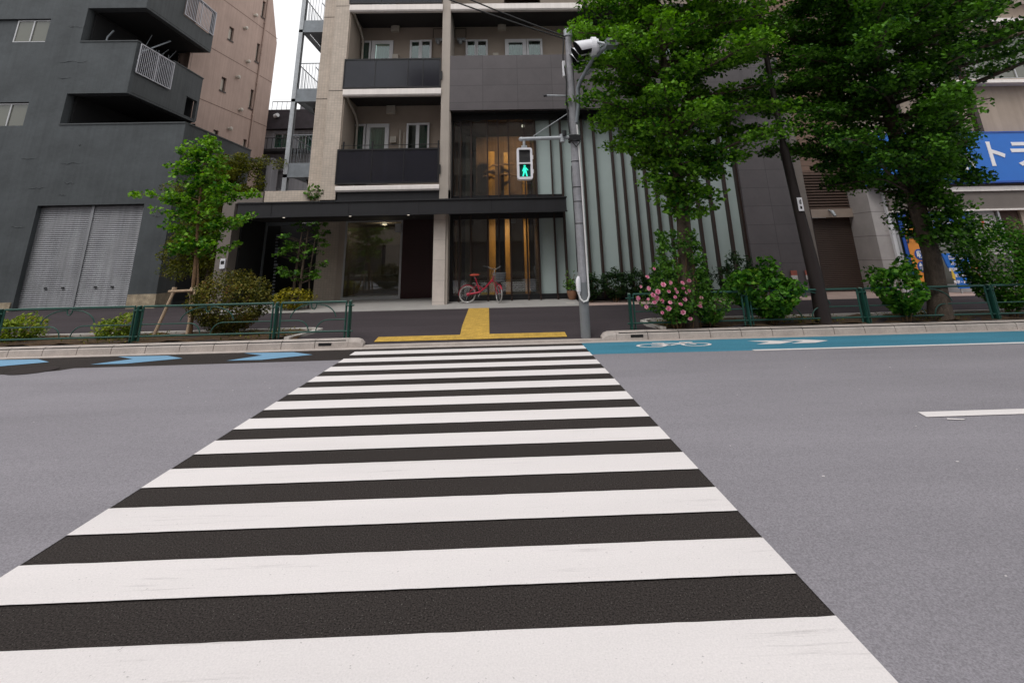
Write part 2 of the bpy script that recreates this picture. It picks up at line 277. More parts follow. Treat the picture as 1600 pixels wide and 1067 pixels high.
# ------------------------------------------------------------------ mesh builder
def V(*a): return np.array(a, float)
class MB:
    def __init__(s): s.v = []; s.f = []; s.mi = []; s.m = 0; s.smooth = []
    def add(s, vs, fs, sm=False):
        b = len(s.v); s.v += [tuple(map(float, p)) for p in vs]
        for f in fs: s.f.append([b + i for i in f]); s.mi.append(s.m); s.smooth.append(sm)
        return s
    def box(s, x0, x1, y0, y1, z0, z1):
        if x0 > x1: x0, x1 = x1, x0
        if y0 > y1: y0, y1 = y1, y0
        if z0 > z1: z0, z1 = z1, z0
        return s.add([(x0, y0, z0), (x1, y0, z0), (x1, y1, z0), (x0, y1, z0), (x0, y0, z1), (x1, y0, z1), (x1, y1, z1), (x0, y1, z1)],
                     [(0, 3, 2, 1), (4, 5, 6, 7), (0, 1, 5, 4), (1, 2, 6, 5), (2, 3, 7, 6), (3, 0, 4, 7)])
    def obox(s, c, u, v, w):      # oriented box: centre + three half vectors
        c, u, v, w = map(lambda q: np.array(q, float), (c, u, v, w))
        P = [c + a * u + b * v + d * w for d in (-1, 1) for a, b in ((-1, -1), (1, -1), (1, 1), (-1, 1))]
        return s.add(P, [(0, 3, 2, 1), (4, 5, 6, 7), (0, 1, 5, 4), (1, 2, 6, 5), (2, 3, 7, 6), (3, 0, 4, 7)])
    def poly(s, pts): return s.add(pts, [tuple(range(len(pts)))])
    def prism(s, pts, off):       # polygon + extrusion vector
        n = len(pts); off = np.array(off, float); P = [np.array(p, float) for p in pts]
        return s.add(P + [p + off for p in P], [tuple(range(n)), tuple(range(2 * n - 1, n - 1, -1))] + [(i, i + n, (i + 1) % n + n, (i + 1) % n) for i in range(n)])
    def tube(s, path, r, n=10, cap=True, closed=False):
        P = [np.array(p, float) for p in path]; R = r if hasattr(r, '__len__') else [r] * len(P); K = len(P); rings = []
        ref = None
        for i, p in enumerate(P):
            if closed: d = P[(i + 1) % K] - P[i - 1]
            else: d = P[min(i + 1, K - 1)] - P[max(i - 1, 0)]
            d = d / (np.linalg.norm(d) + 1e-12)
            if ref is None: ref = np.array((0, 0, 1.)) if abs(d[2]) < .9 else np.array((1., 0, 0))
            a = np.cross(d, ref); a /= np.linalg.norm(a) + 1e-12; b = np.cross(a, d); ref = b
            rings.append([p + R[i] * (math.cos(2 * math.pi * k / n) * a + math.sin(2 * math.pi * k / n) * b) for k in range(n)])
        vs = [q for g in rings for q in g]; fs = []
        for i in range(K if closed else K - 1):
            j = (i + 1) % K
            for k in range(n): fs.append((i * n + k, i * n + (k + 1) % n, j * n + (k + 1) % n, j * n + k))
        s.add(vs, fs, True)
        if cap and not closed: s.add(rings[0], [tuple(range(n))]); s.add(rings[-1], [tuple(range(n - 1, -1, -1))])
        return s
    def ell(s, c, r, nu=10, nv=6, R=None):
        vs = []; fs = []
        for i in range(nv + 1):
            t = math.pi * i / nv
            for k in range(nu):
                a = 2 * math.pi * k / nu; q = np.array((r[0] * math.sin(t) * math.cos(a), r[1] * math.sin(t) * math.sin(a), r[2] * math.cos(t)))
                if R is not None: q = R @ q
                vs.append(np.array(c) + q)
        for i in range(nv):
            for k in range(nu): fs.append((i * nu + k, (i + 1) * nu + k, (i + 1) * nu + (k + 1) % nu, i * nu + (k + 1) % nu))
        return s.add(vs, fs, True)
    def wall(s, u0, u1, v0, v1, holes, P, th, inner=True):
        """wall sheet with openings: P(u, v, d) maps to space, d = depth behind the face"""
        us = sorted({u0, u1, *[h[0] for h in holes], *[h[1] for h in holes]}); vs = sorted({v0, v1, *[h[2] for h in holes], *[h[3] for h in holes]})
        us = [u for u in us if u0 <= u <= u1]; vs = [v for v in vs if v0 <= v <= v1]
        for a, b in zip(us, us[1:]):
            for c, d in zip(vs, vs[1:]):
                mu, mv = (a + b) / 2, (c + d) / 2
                if any(h[0] < mu < h[1] and h[2] < mv < h[3] for h in holes): continue
                s.poly([P(a, c, 0), P(b, c, 0), P(b, d, 0), P(a, d, 0)])
                if inner: s.poly([P(a, c, th), P(a, d, th), P(b, d, th), P(b, c, th)])
        for h in list(holes) + [(u0, u1, v0, v1)]:
            a, b, c, d = h[:4]
            for (p, q) in (((a, c), (b, c)), ((b, c), (b, d)), ((b, d), (a, d)), ((a, d), (a, c))):
                s.poly([P(*p, 0), P(*p, th), P(*q, th), P(*q, 0)])
        return s
    def build(s, name, mats, parent=None, bevel=0.):
        if isinstance(mats, str): mats = [mats]
        o0 = np.array(parent_world(parent)) if parent else np.zeros(3)
        me = bpy.data.meshes.new(name); me.from_pydata([tuple(np.array(p) - o0) for p in s.v], [], s.f)
        for m in mats: me.materials.append(MATS[m])
        me.polygons.foreach_set('material_index', s.mi); me.polygons.foreach_set('use_smooth', s.smooth); me.update()
        o = bpy.data.objects.new(name, me); COL.objects.link(o)
        if parent: o.parent = parent
        if bevel:
            bm = o.modifiers.new('bevel', 'BEVEL'); bm.width = bevel; bm.segments = 2; bm.limit_method = 'ANGLE'; bm.angle_limit = math.radians(40)
        return o
def each(name, m, parent, boxes, bevel=0.):
    for q in boxes: MB().box(*q).build(name, m, parent, bevel)
def parent_world(p):
    v = Vector((0, 0, 0))
    while p is not None: v += p.location; p = p.parent
    return v
def thing(name, label, cat, loc=(0, 0, 0), group=None):
    o = bpy.data.objects.new(name, None); o.location = loc; COL.objects.link(o); o.empty_display_size = .2
    o['label'] = label; o['category'] = cat
    if group: o['group'] = group
    return o
def tag(o, label, cat, group=None):
    o['label'] = label; o['category'] = cat
    if group: o['group'] = group
    return o
def struct(o, kind='structure'): o['kind'] = kind; return o
def dup(o, parent=None):
    c = o.copy(); COL.objects.link(c)
    if parent is not None: c.parent = parent
    for ch in list(o.children): dup(ch, c)
    return c
def text_mesh(body, size, matname, mat4, name, parent, extrude=.006, bold=0., sx=1.):
    """lettering as a real, thin raised mesh"""
    cu = bpy.data.curves.new('t', 'FONT'); cu.body = body; cu.size = size; cu.extrude = extrude; cu.offset = bold; cu.align_x = 'CENTER'; cu.align_y = 'CENTER'; cu.resolution_u = 3
    t = bpy.data.objects.new('t', cu); COL.objects.link(t); bpy.context.view_layer.update()
    me = bpy.data.meshes.new_from_object(t.evaluated_get(bpy.context.evaluated_depsgraph_get())); bpy.data.objects.remove(t)
    me.transform(mat4 @ Matrix.Diagonal((sx, 1, 1, 1)))
    me.transform(Matrix.Translation(-parent_world(parent))); me.name = name; me.materials.clear(); me.materials.append(MATS[matname])
    o = bpy.data.objects.new(name, me); COL.objects.link(o); o.parent = parent; return o
def face_y(x, y, z): return Matrix.Translation((x, y, z)) @ Matrix.Rotation(math.pi / 2, 4, 'X')     # text standing, read from -Y

# ------------------------------------------------------------------ foliage
def leaves(name, C, size, matname, parent, updir=.6, aspect=1.0, fold=.25, droop=None):
    """one leaf-sized kite at each point of C (n,3)"""
    n = len(C); C = np.asarray(C, float) - np.array(parent_world(parent))
    nrm = NR.normal(size=(n, 3)); nrm[:, 2] = np.abs(nrm[:, 2]) + updir; nrm /= np.linalg.norm(nrm, axis=1)[:, None]
    a = np.cross(nrm, NR.normal(size=(n, 3))); a /= np.linalg.norm(a, axis=1)[:, None]; b = np.cross(nrm, a)
    s = (size * NR.uniform(.65, 1.3, n))[:, None]
    p0 = C - a * s * .5; p2 = C + a * s * .5; w = s * .5 * aspect
    p1 = C + b * w + a * s * .12 + nrm * s * fold * .3; p3 = C - b * w + a * s * .12 + nrm * s * fold * .3
    vs = np.stack([p0, p1, p2, p3], 1).reshape(-1, 3)
    me = bpy.data.meshes.new(name); me.vertices.add(4 * n); me.vertices.foreach_set('co', vs.ravel())
    me.loops.add(4 * n); me.loops.foreach_set('vertex_index', np.arange(4 * n, dtype=np.int32))
    me.polygons.add(n); me.polygons.foreach_set('loop_start', np.arange(0, 4 * n, 4, dtype=np.int32)); me.polygons.foreach_set('loop_total', np.full(n, 4, dtype=np.int32))
    me.materials.append(MATS[matname]); me.update(calc_edges=True); me.validate()
    o = bpy.data.objects.new(name, me); COL.objects.link(o); o.parent = parent; return o

def clumps(cs, per, rad, flat=.45):
    cs = np.asarray(cs, float); n = len(cs); d = NR.normal(size=(n * per, 3)); d /= np.linalg.norm(d, axis=1)[:, None]
    r = NR.uniform(.25, 1, (n * per, 1)) ** .6; sc = np.repeat(NR.uniform(.7, 1.25, (n, 1)), per, 0) * rad
    return np.repeat(cs, per, 0) + d * r * sc * np.array((1, 1, flat))

def env(prof, z):
    zs = [p[0] for p in prof]; rs = [p[1] for p in prof]; return float(np.interp(z, zs, rs))

def big_tree(name, label, base, trunk, prof, leafm, seed, step=.085, leaf=.07, per=46, group=None, xr=(1, 1), crad=.30, keep=None, extra=()):
    r = random.Random(seed); t = thing(name, label, 'tree', base, group)
    tb = MB(); tb.tube([p[:3] for p in trunk], [p[3] for p in trunk], 14); tb.build('trunk', 'bark', t)
    tz = [p[2] for p in trunk]; tx = [p[0] for p in trunk]; ty = [p[1] for p in trunk]
    br = MB(); cs = []; z = prof[0][0]; ang = r.random() * 6
    while z < prof[-1][0]:
        ang += 2.39996 + r.uniform(-.35, .35); R0 = env(prof, z) * r.choice((1.0, .98, .9, .78, .6)) * r.uniform(.88, 1.05)
        dx, dy = math.cos(ang), math.sin(ang); R0 *= (xr[1] * (1.14 if xr[0] == 1.0 and z > 5.3 else 1) if dx > 0 else xr[0]) * (1 - .18 * dy * dy)
        x0, y0 = np.interp(z, tz, tx), np.interp(z, tz, ty); rise = r.uniform(-.02, .38) * R0; z0 = z - rise * .8
        pts = []; side = r.uniform(-.25, .25)
        for k in range(6):
            u = k / 5; bend = side * u * u * R0
            pts.append((x0 + dx * R0 * u - dy * bend, y0 + dy * R0 * u + dx * bend, z0 + rise * (1.25 * u - .45 * u * u) + (r.uniform(-.03, .03))))
        kp = 6
        if keep:
            while kp > 2 and not keep(pts[kp - 1]): kp -= 1
        br.tube(pts[:kp], [.035 * (1 - .8 * k / 5) * (.5 + R0 / 3) + .004 for k in range(6)][:kp], 6, cap=False)
        m = max(2, int(R0 / .17))
        for k in range(m):
            u = .22 + .80 * (k + r.random()) / m; i = min(4, int(u * 5)); f_ = u * 5 - i; p = [pts[i][q] * (1 - f_) + pts[i + 1][q] * f_ for q in range(3)]
            sp = .34 * (1 - .5 * u) * min(1, R0)
            s_ = r.choice((-1, 1)) * r.uniform(.0, 1.5) * sp
            c = (p[0] - dy * s_ + r.gauss(0, .05), p[1] + dx * s_ + r.gauss(0, .05), p[2] + r.uniform(-.06, .12))
            if keep and not keep(c): continue
            cs.append(c)
            if abs(s_) > .15: br.tube([p, c], [.008, .003], 4, cap=False)
        z += step * r.uniform(.6, 1.4)
    for (x, y, z) in extra:
        cs.append((x, y, z)); xt = float(np.interp(z, tz, tx)); br.tube([(xt, ty[0], z - .15), (x, y, z)], [.012, .004], 5, cap=False)
    br.build('branches', 'bark', t)
    leaves('crown', clumps(cs, per, crad, .5), leaf, leafm, t, .55, 1.1)
    return t, len(cs)

def bush(name, label, c, rad, leaf, leafm, n, cat='shrub', seed=1, lump=.22, aspect=.6, updir=.5, stems=5, group=None, zb=.15, shape=2.2, nl=14, inner=.55):
    """rounded shrub: leaves on a lumpy shell and inside it, stems below"""
    r = np.random.default_rng(seed); t = thing(name, label, cat, (c[0], c[1], zb), group)
    L = r.normal(size=(nl, 3)); L[:, 2] = np.abs(L[:, 2]) * .8; L /= np.linalg.norm(L, axis=1)[:, None]
    d = r.normal(size=(n, 3)); d /= np.linalg.norm(d, axis=1)[:, None]
    lob = (np.maximum(0, d @ L.T) ** 10).max(1)
    rr = (1 - lump + lump * 1.6 * lob) * (inner + (1 - inner) * r.uniform(0, 1, n) ** .45) * r.uniform(.93, 1.06, n)
    P = d * rr[:, None] * np.array(rad) + np.array(c); P = P[P[:, 2] > zb + .02]
    leaves('foliage', P, leaf, leafm, t, updir, aspect)
    s = MB()
    for k in range(stems):
        a = 6.28 * k / max(1, stems) + seed; e = np.array(c) + np.array((math.cos(a) * rad[0] * .55, math.sin(a) * rad[1] * .55, rad[2] * .45)); b0 = np.array((c[0] + .05 * math.cos(a), c[1] + .05 * math.sin(a), zb - .03))
        s.tube([b0, (b0 + e) / 2 + (0, 0, .05), e], [.014, .01, .005], 5)
    if stems: s.build('stems', 'bark_young', t)
    return t

# ================================================================== THE SETTING: ground, road, pavement
def sheet(name, pts, z, m, kind='structure'):
    b = MB(); b.poly([(p[0], p[1], z) for p in pts]); return struct(b.build(name, m), kind)
sheet('ground', [(-150, -120), (150, -120), (150, 9.7), (-150, 9.7)], 0, 'asphalt_dark')
sheet('ground', [(-150, 9.7), (150, 9.7), (150, 19), (-150, 19)], -.03, 'asphalt_dark')
o = MB(); o.poly([(-150, 17.9, .12), (150, 17.9, .12), (150, 160, .12), (-150, 160, .12)]); struct(o.build('ground_behind_buildings', 'concrete'))
sheet('road', [(-150, -120), (-2.648, -120), (-2.648, 8.71), (-6.9, 8.66), (-7.0, 8.5), (-7.5, 8.33), (-8.4, 8.28), (-150, 8.28)], .004, 'asphalt_grey')
sheet('road', [(1.448, -120), (150, -120), (150, 8.45), (9, 8.46), (1.448, 8.6)], .004, 'asphalt_grey')
sheet('bicycle_lane', [(1.448, 8.604), (9, 8.464), (60, 8.45), (60, 9.68), (1.448, 9.68)], .004, 'blue_lane')
b = MB()
for k in range(-6, 11):
    y0 = 2.905 + k * .6195 - (.06 if k == -1 else 0)
    # slightly ragged painted edges
    n = 46; pts = []
    for i in range(n + 1): pts.append((-2.645 + 4.09 * i / n, y0 + rnd.uniform(-.0012, .0012), .008))
    top = [(x, y + (.382 if k == -1 else .322) + rnd.uniform(-.0012, .0012), z) for x, y, z in reversed(pts)]
    for i in range(n): b.poly([pts[i], pts[i + 1], top[n - i - 1], top[n - i]])
struct(b.build('crosswalk', 'white_line'))
b = MB(); b.poly([(4.1, 8.49, .010), (60, 8.40, .010), (60, 8.50, .010), (4.1, 8.59, .010)]); struct(b.build('road_edge_line', 'white_line'))
b = MB(); b.poly([(4.02, 5.10, .010), (9.0, 5.10, .010), (9.0, 5.25, .010), (4.06, 5.25, .010)]); b.poly([(4.15, 5.02, .010), (4.28, 4.99, .010), (4.31, 5.01, .010), (4.17, 5.05, .010)]); struct(b.build('lane_line', 'white_line'))
ar = [(-6.86, 8.93), (-6.28, 8.92), (-5.56, 9.26), (-6.02, 9.56), (-6.92, 9.60), (-6.46, 9.33)]
for dx in (0, 2.23, -2.26):
    b = MB(); b.poly([(x + dx, y, .006) for x, y in ar]); struct(b.build('road_arrow_marking', 'blue_arrow'))
b = MB()       # cycle symbol painted on the blue lane, seen almost edge-on
def ring(b, c, r, w_, z, n=20, sy_=1.):
    for i in range(n):
        a0, a1 = 2 * math.pi * i / n, 2 * math.pi * (i + 1) / n
        b.poly([(c[0] + math.cos(a0) * (r - w_), c[1] + math.sin(a0) * (r - w_) * sy_, z), (c[0] + math.cos(a1) * (r - w_), c[1] + math.sin(a1) * (r - w_) * sy_, z), (c[0] + math.cos(a1) * r, c[1] + math.sin(a1) * r * sy_, z), (c[0] + math.cos(a0) * r, c[1] + math.sin(a0) * r * sy_, z)])
def bar2(b, p, q, w_, z):
    p, q = V(*p), V(*q); d = (q - p) / np.linalg.norm(q - p); n = V(-d[1], d[0]) * w_ / 2
    b.poly([(*(p - n), z), (*(q - n), z), (*(q + n), z), (*(p + n), z)])
ring(b, (2.62, 9.22), .27, .06, .008, sy_=.62); ring(b, (3.42, 9.22), .27, .06, .0081, sy_=.62)
for p, q in (((2.62, 9.22), (2.95, 9.2)), ((2.95, 9.2), (3.28, 9.38)), ((2.82, 9.38), (3.28, 9.38)), ((2.95, 9.2), (2.8, 9.43)), ((3.42, 9.22), (3.25, 9.45)), ((2.7, 9.45), (2.92, 9.45)), ((3.2, 9.46), (3.45, 9.48))): bar2(b, p, q, .055, .0085)
for i in range(2): b.poly([(4.42 + i * .62, 9.40, .008), (4.85 + i * .62, 9.40, .008), (5.2 + i * .62, 9.24, .008), (4.85 + i * .62, 9.06, .008), (4.42 + i * .62, 9.06, .008), (4.74 + i * .62, 9.24, .008)])
struct(b.build('bicycle_lane_symbol', 'white_line'))
b = MB()
for i in range(60):       # dried paint flecks and grit on the road
    x, y = rnd.choice((rnd.uniform(1.8, 9), rnd.uniform(-9, -3))), rnd.uniform(2.2, 8.3); r_ = rnd.uniform(.004, .012)
    b.poly([(x + r_ * math.cos(a) * rnd.uniform(.6, 1.6), y + r_ * math.sin(a) * rnd.uniform(.5, 1), .006) for a in (0, 1.2, 2.5, 3.8, 5.2)])
struct(b.build('paint_flecks', 'white_line'))
# concrete gutter, kerb blocks
def dipf(x):
    if x < -3.1 or x > 2.35: return 0.
    return max(0, min(1, (x + 3.1) / .45, (2.35 - x) / .45))
def zwalk(x, y):
    d = dipf(x) * max(0, min(1, (11.3 - y) / 1.3)); return .15 - .125 * d
b = MB(); b.box(-60, 60, 9.68, 9.86, -.1, .007); struct(b.build('gutter', 'concrete'))
def kerb_block(b, x0, x1, h0, h1, hole=False):
    pr = lambda x, h: [(x, 9.84, -.05), (x, 9.855, max(.02, h - .05)), (x, 9.885, h - .012), (x, 9.915, h), (x, 10.04, h), (x, 10.04, -.05)]
    P0, P1 = pr(x0 + .006, h0), pr(x1 - .006, h1); n = 6
    b.add(P0 + P1, [tuple(range(n - 1, -1, -1)), tuple(range(n, 2 * n))] + [(i, (i + 1) % n, n + (i + 1) % n, n + i) for i in range(n)])
b = MB(); x = -2.62
b.m = 0
for xa, xb, ha, hb in ((-2.90, -2.76, .155, .15), (-2.76, -2.68, .15, .125), (-2.68, -2.63, .125, .07)): kerb_block(b, xa - .006, xb + .006, ha, hb)
x = -2.90
while x > -40: kerb_block(b, x - .62, x, .155, .155); x -= .62
for xa, xb, ha, hb in ((1.88, 1.93, .07, .125), (1.93, 2.01, .125, .15), (2.01, 2.15, .15, .155)): kerb_block(b, xa - .006, xb + .006, ha, hb)
x = 2.15
while x < 40: kerb_block(b, x, x + .60, .155, .155); x += .60
b.m = 1; b.box(-40, -2.95, 9.87, 10.03, -.05, .14); b.box(2.2, 40, 9.87, 10.03, -.05, .14)
b.m = 2
for x in (-3.45, 2.42): b.box(x, x + .24, 9.846, 9.9, .05, .1)
kerb = struct(b.build('kerb', ['concrete', 'void_dark', 'void_dark']))
b = MB(); b.box(-2.62, 1.88, 9.86, 10.03, -.1, .028); struct(b.build('dropped_kerb', 'concrete'))
b = MB()
xs = [-60, -20, -10, -6] + [-4 + .25 * i for i in range(29)] + [4, 6, 10, 20, 60]; ys = [10.03] + [10.1 + .2 * i for i in range(7)] + [12, 13.5, 15.1]
for i in range(len(xs) - 1):
    for j in range(len(ys) - 1):
        q = [(xs[i], ys[j]), (xs[i + 1], ys[j]), (xs[i + 1], ys[j + 1]), (xs[i], ys[j + 1])]; b.poly([(x, y, zwalk(x, y)) for x, y in q])
struct(b.build('pavement', 'asphalt_walk'))
b = MB()
def walk_sheet(b, x0, x1, y0, y1, dz=.006, n=10, m=8, sk=0):
    for i in range(n):
        for j in range(m):
            q = [(x0 + (x1 - x0) * (i + a) / n, y0 + (y1 - y0) * (j + c) / m) for a, c in ((0, 0), (1, 0), (1, 1), (0, 1))]
            b.poly([(x + sk * (y - y0), y, zwalk(x, y) + dz) for x, y in q])
walk_sheet(b, -2.5, 1.25, 10.16, 10.52, n=15, m=3, dz=.012); walk_sheet(b, -.865, -.275, 10.52, 15.05, n=2, m=22, sk=-.028, dz=.012)
struct(b.build('tactile_paving', 'tactile_yellow'))
# building apron, paving on the right, planting strips
b = MB(); b.add([(-5.6, 15.05, .165), (2.35, 15.05, .165), (2.35, 16.62, .25), (-5.6, 16.62, .25), (-5.6, 15.05, 0), (2.35, 15.05, 0)], [(0, 1, 2, 3), (4, 5, 1, 0)])
b.poly([(-9.0, 16.62, .25), (-1.8, 16.62, .25), (-1.8, 24, .25), (-9.0, 24, .25)]); b.poly([(-9.0, 15.05, .162), (-5.6, 15.05, .162), (-5.6, 16.62, .25), (-9.0, 16.62, .25)])
struct(b.build('entrance_slab', 'slab_stone'))
b = MB(); b.poly([(-60, 15.1, .15), (-9.0, 15.1, .15), (-9.0, 18.4, .16), (-60, 18.4, .16)]); struct(b.build('driveway_apron', 'asphalt_walk'))
b = MB(); b.poly([(2.35, 15.1, .15), (60, 15.1, .15), (60, 19, .16), (2.35, 19, .16)]); struct(b.build('forecourt', 'pink_paving'))
for nm, x0, x1 in (('planting_bed', -40, -3.95), ('planting_bed', 3.0, 40)):
    b = MB(); nx = int((x1 - x0) / .22)
    for i in range(nx):
        for j in range(5):
            g_ = lambda i, j: (x0 + (x1 - x0) * i / nx, 10.045 + 1.2 * j / 5, .165 + .035 * math.sin(i * 1.7 + j) * math.sin(j * 2.1 + i * .3))
            b.poly([g_(i, j), g_(i + 1, j), g_(i + 1, j + 1), g_(i, j + 1)])
    struct(b.build(nm, 'soil'))
b = MB(); b.box(-40, -4.1, 11.25, 11.36, .0, .2); b.box(3.2, 40, 11.25, 11.36, 0, .2)
for (p, q) in (((-4.1, 11.3), (-3.9, 11.15)), ((-3.9, 11.15), (-3.95, 10.6)), ((-3.95, 10.6), (-4.12, 10.05)), ((3.2, 11.3), (3.02, 11.1)), ((3.02, 11.1), (2.98, 10.5)), ((2.98, 10.5), (3.12, 10.05))):
    p, q = V(*p, .09), V(*q, .09); d = (q - p) / 2; n_ = np.cross(d, (0, 0, 1)); n_ = n_ / np.linalg.norm(n_) * .055; b.obox((p + q) / 2, d * 1.08, n_, (0, 0, .108))
struct(b.build('bed_edging', 'concrete_light'))
# grass tufts and litter of leaves in the beds
pts = np.column_stack([np.concatenate([NR.uniform(3.1, 16, 2600), NR.uniform(-14, -4.1, 1300)]), NR.uniform(10.07, 11.2, 3900), NR.uniform(.17, .25, 3900)])
pts = pts[(np.sin(pts[:, 0] * 2.3) + NR.normal(size=len(pts)) * .5) > .1]
g = bpy.data.objects.new('weeds', None); COL.objects.link(g)
wl = leaves('weeds', pts, .07, 'brown_bush_leaf', g, .2, .35); wl.parent = None; bpy.data.objects.remove(g); wl.name = 'weeds'; wl['kind'] = 'stuff'; wl['label'] = 'low weeds and fallen leaves on the soil of the planting beds'; wl['category'] = 'weeds'

# ================================================================== LEFT: dark grey building
gb = thing('grey_building', 'dark grey concrete building with roller shutters and jutting balconies', 'building', (-16, 18, .15))
PX = lambda y: (lambda u, v, d: (u, y + d, v))
SX = lambda x: (lambda u, v, d: (x - d, u, v))
b = MB()
# front wall: shutters, left windows, stacked openings
b.wall(-34, -12.06, .15, 6.79, [(-16.86, -13.04, .15, 3.75), (-22.2, -18.35, .15, 3.75)], PX(18), .45)
b.wall(-34, -16.8, 6.79, 16.5, [(-21.3, -18.16, 6.62, 7.74), (-21.5, -18.18, 10.27, 11.3), (-26, -23, 10.27, 11.3)], PX(18), .3)
b.build('wall', 'grey_wall', gb)
b = MB()
b.box(-16.8, -14.53, 18.0, 18.18, 8.06, 10.24)                       # front parapet of the second balcony
b.build('balcony_front', 'grey_wall', gb); b = MB()
b.box(-16.8, -14.48, 18.0, 18.18, 11.76, 13.95)
b.build('balcony_front', 'grey_wall', gb)
b = MB()
b.wall(18.18, 22.4, 8.16, 10.3, [(18.18, 20.2, 8.95, 10.3), (21.45, 22.25, 8.16, 9.1)], SX(-14.53), .16)
b.box(-17.5, -14.54, 18.18, 22.35, 8.07, 8.2)
b.build('balcony_side', 'grey_wall_side', gb)
b = MB(); b.wall(18.18, 22.55, 11.86, 13.95, [(20.2, 22.4, 12.62, 13.95)], SX(-14.48), .16); b.box(-17.5, -14.49, 18.18, 22.55, 11.77, 11.9); b.build('balcony_side', 'grey_wall_side', gb)
b = MB(); b.wall(18.45, 23.0, .15, 6.79, [(18.95, 22.6, .15, 2.9)], SX(-12.06), .2); b.box(-16.8, -12.07, 18.3, 24, 6.4, 6.5)
b.box(-16.8, -15.4, 22.6, 22.8, 6.5, 14); b.box(-17.0, -16.81, 18.3, 22.7, 6.5, 16.5)
b.box(-34, -16.8, 24, 24.2, 0, 16.5); b.box(-16.8, -12.07, 22.9, 23.0, 0, 6.79); b.box(-34, -14.6, 18.0, 22.9, 16.4, 16.6); b.box(-16.8, -14.6, 18.01, 18.3, 15.4, 16.5); b.build('inner_wall', 'grey_wall_side', gb)
each('coping', 'grey_wall_side', gb, [(-16.8, -12.06, 17.97, 18.2, 6.79, 6.84), (-16.8, -14.5, 17.97, 18.2, 10.24, 10.29), (-14.68, -14.5, 20.2, 22.42, 10.3, 10.35), (-12.3, -12.03, 18.2, 23.0, 6.791, 6.841)])
def railing(b, x, y0, y1, z0, z1, n, r=.014):
    b.tube([(x, y0, z1), (x, y1, z1)], r * 2.2, 8); b.tube([(x, y0, z0), (x, y1, z0)], r * 1.8, 8)
    for i in range(n + 1):
        y = y0 + (y1 - y0) * i / n; b.tube([(x, y, z0), (x, y, z1)], r * (1.9 if i in (0, n // 2, n) else 1), 6)
b = MB(); railing(b, -14.47, 18.16, 20.2, 8.98, 10.2, 20); b.build('railing', 'old_white_rail', gb)
b = MB(); railing(b, -14.42, 20.2, 22.42, 12.66, 13.9, 20); b.build('railing', 'old_white_rail', gb)
b = MB()
for q in range(7): a = rnd.uniform(18.6, 21); b.tube([(-14.9 - rnd.uniform(0, .8), a, 9.7), (-15.3, a + rnd.uniform(-.2, 1.2), 11.1 + rnd.uniform(-.3, .3))], .012, 6)
b.tube([(-14.85, 18.7, 10.1), (-15.0, 20.4, 11.4)], .035, 8); b.tube([(-16.3, 18.6, 10.3), (-16.28, 18.6, 10.75), (-16.1, 18.62, 11.05)], .035, 8)
b.build('drying_poles', 'galvanised', gb)
# shutters: corrugated slats
def shutter(x0, x1, z0, z1, xm):
    s = MB(); n = 52
    for i in range(n):
        za, zb = z0 + (z1 - z0) * i / n, z0 + (z1 - z0) * (i + 1) / n; zm = za + (zb - za) * .55; y = 18.20
        s.add([(x0, y, za), (x1, y, za), (x0, y - .022, zm), (x1, y - .022, zm), (x0, y, zb), (x1, y, zb)], [(0, 1, 3, 2), (2, 3, 5, 4)])
    o = s.build('shutter', 'shutter_grey', gb)
    if xm:
        m_ = MB(); m_.box(xm - .05, xm + .05, 18.15, 18.22, z0, z1); m_.build('guide_post', 'shutter_grey', o)
        for xh in (x0 + .82, x0 + 1.42, xm + .66, xm + 1.24): h_ = MB(); h_.box(xh - .045, xh + .045, 18.15, 18.18, .85, .90); h_.build('handle', 'black_metal', o)
    return o
shutter(-16.86, -13.04, .15, 3.72, -14.98); shutter(-22.2, -18.35, .15, 3.72, -20.3)
each('stone_base', 'stone_base', gb, [(-13.0, -12.02, 17.96, 18.0, .1, .62), (-12.06, -12.02, 18, 18.8, .1, .62), (-18.3, -16.92, 17.96, 18.0, .1, .45)])
def window(parent, x0, x1, z0, z1, y, fm='alu', pm='grey_window', mull=1, t=.05, dep=.06, curtain=None, back=.2):
    f = MB(); f.box(x0, x1, y - dep / 2, y + dep / 2, z0, z0 + t); f.box(x0, x1, y - dep / 2, y + dep / 2, z1 - t, z1)
    f.box(x0, x0 + t, y - dep / 2, y + dep / 2, z0 + t, z1 - t); f.box(x1 - t, x1, y - dep / 2, y + dep / 2, z0 + t, z1 - t)
    for i in range(1, mull + 1): xm = x0 + (x1 - x0) * i / (mull + 1); f.box(xm - t / 2, xm + t / 2, y - dep / 2 - .01, y + dep / 2 - .01, z0 + t, z1 - t)
    w_ = f.build('window', fm, parent)
    p = MB(); p.box(x0 + t, x1 - t, y - .004, y + .004, z0 + t, z1 - t); p.build('pane', pm, w_)
    if curtain:
        c = MB(); n = 30
        for i in range(n):
            xa, xb = x0 + (x1 - x0) * i / n, x0 + (x1 - x0) * (i + 1) / n; c.poly([(xa, y + back + .02 * math.sin(i * 1.9), z0), (xb, y + back + .02 * math.sin((i + 1) * 1.9), z0), (xb, y + back + .02 * math.sin((i + 1) * 1.9), z1), (xa, y + back + .02 * math.sin(i * 1.9), z1)])
        c.build('curtain', curtain, w_)
    return w_
window(gb, -19.55, -18.2, 10.29, 11.28, 18.12); window(gb, -19.55, -18.2, 6.64, 7.72, 18.12)
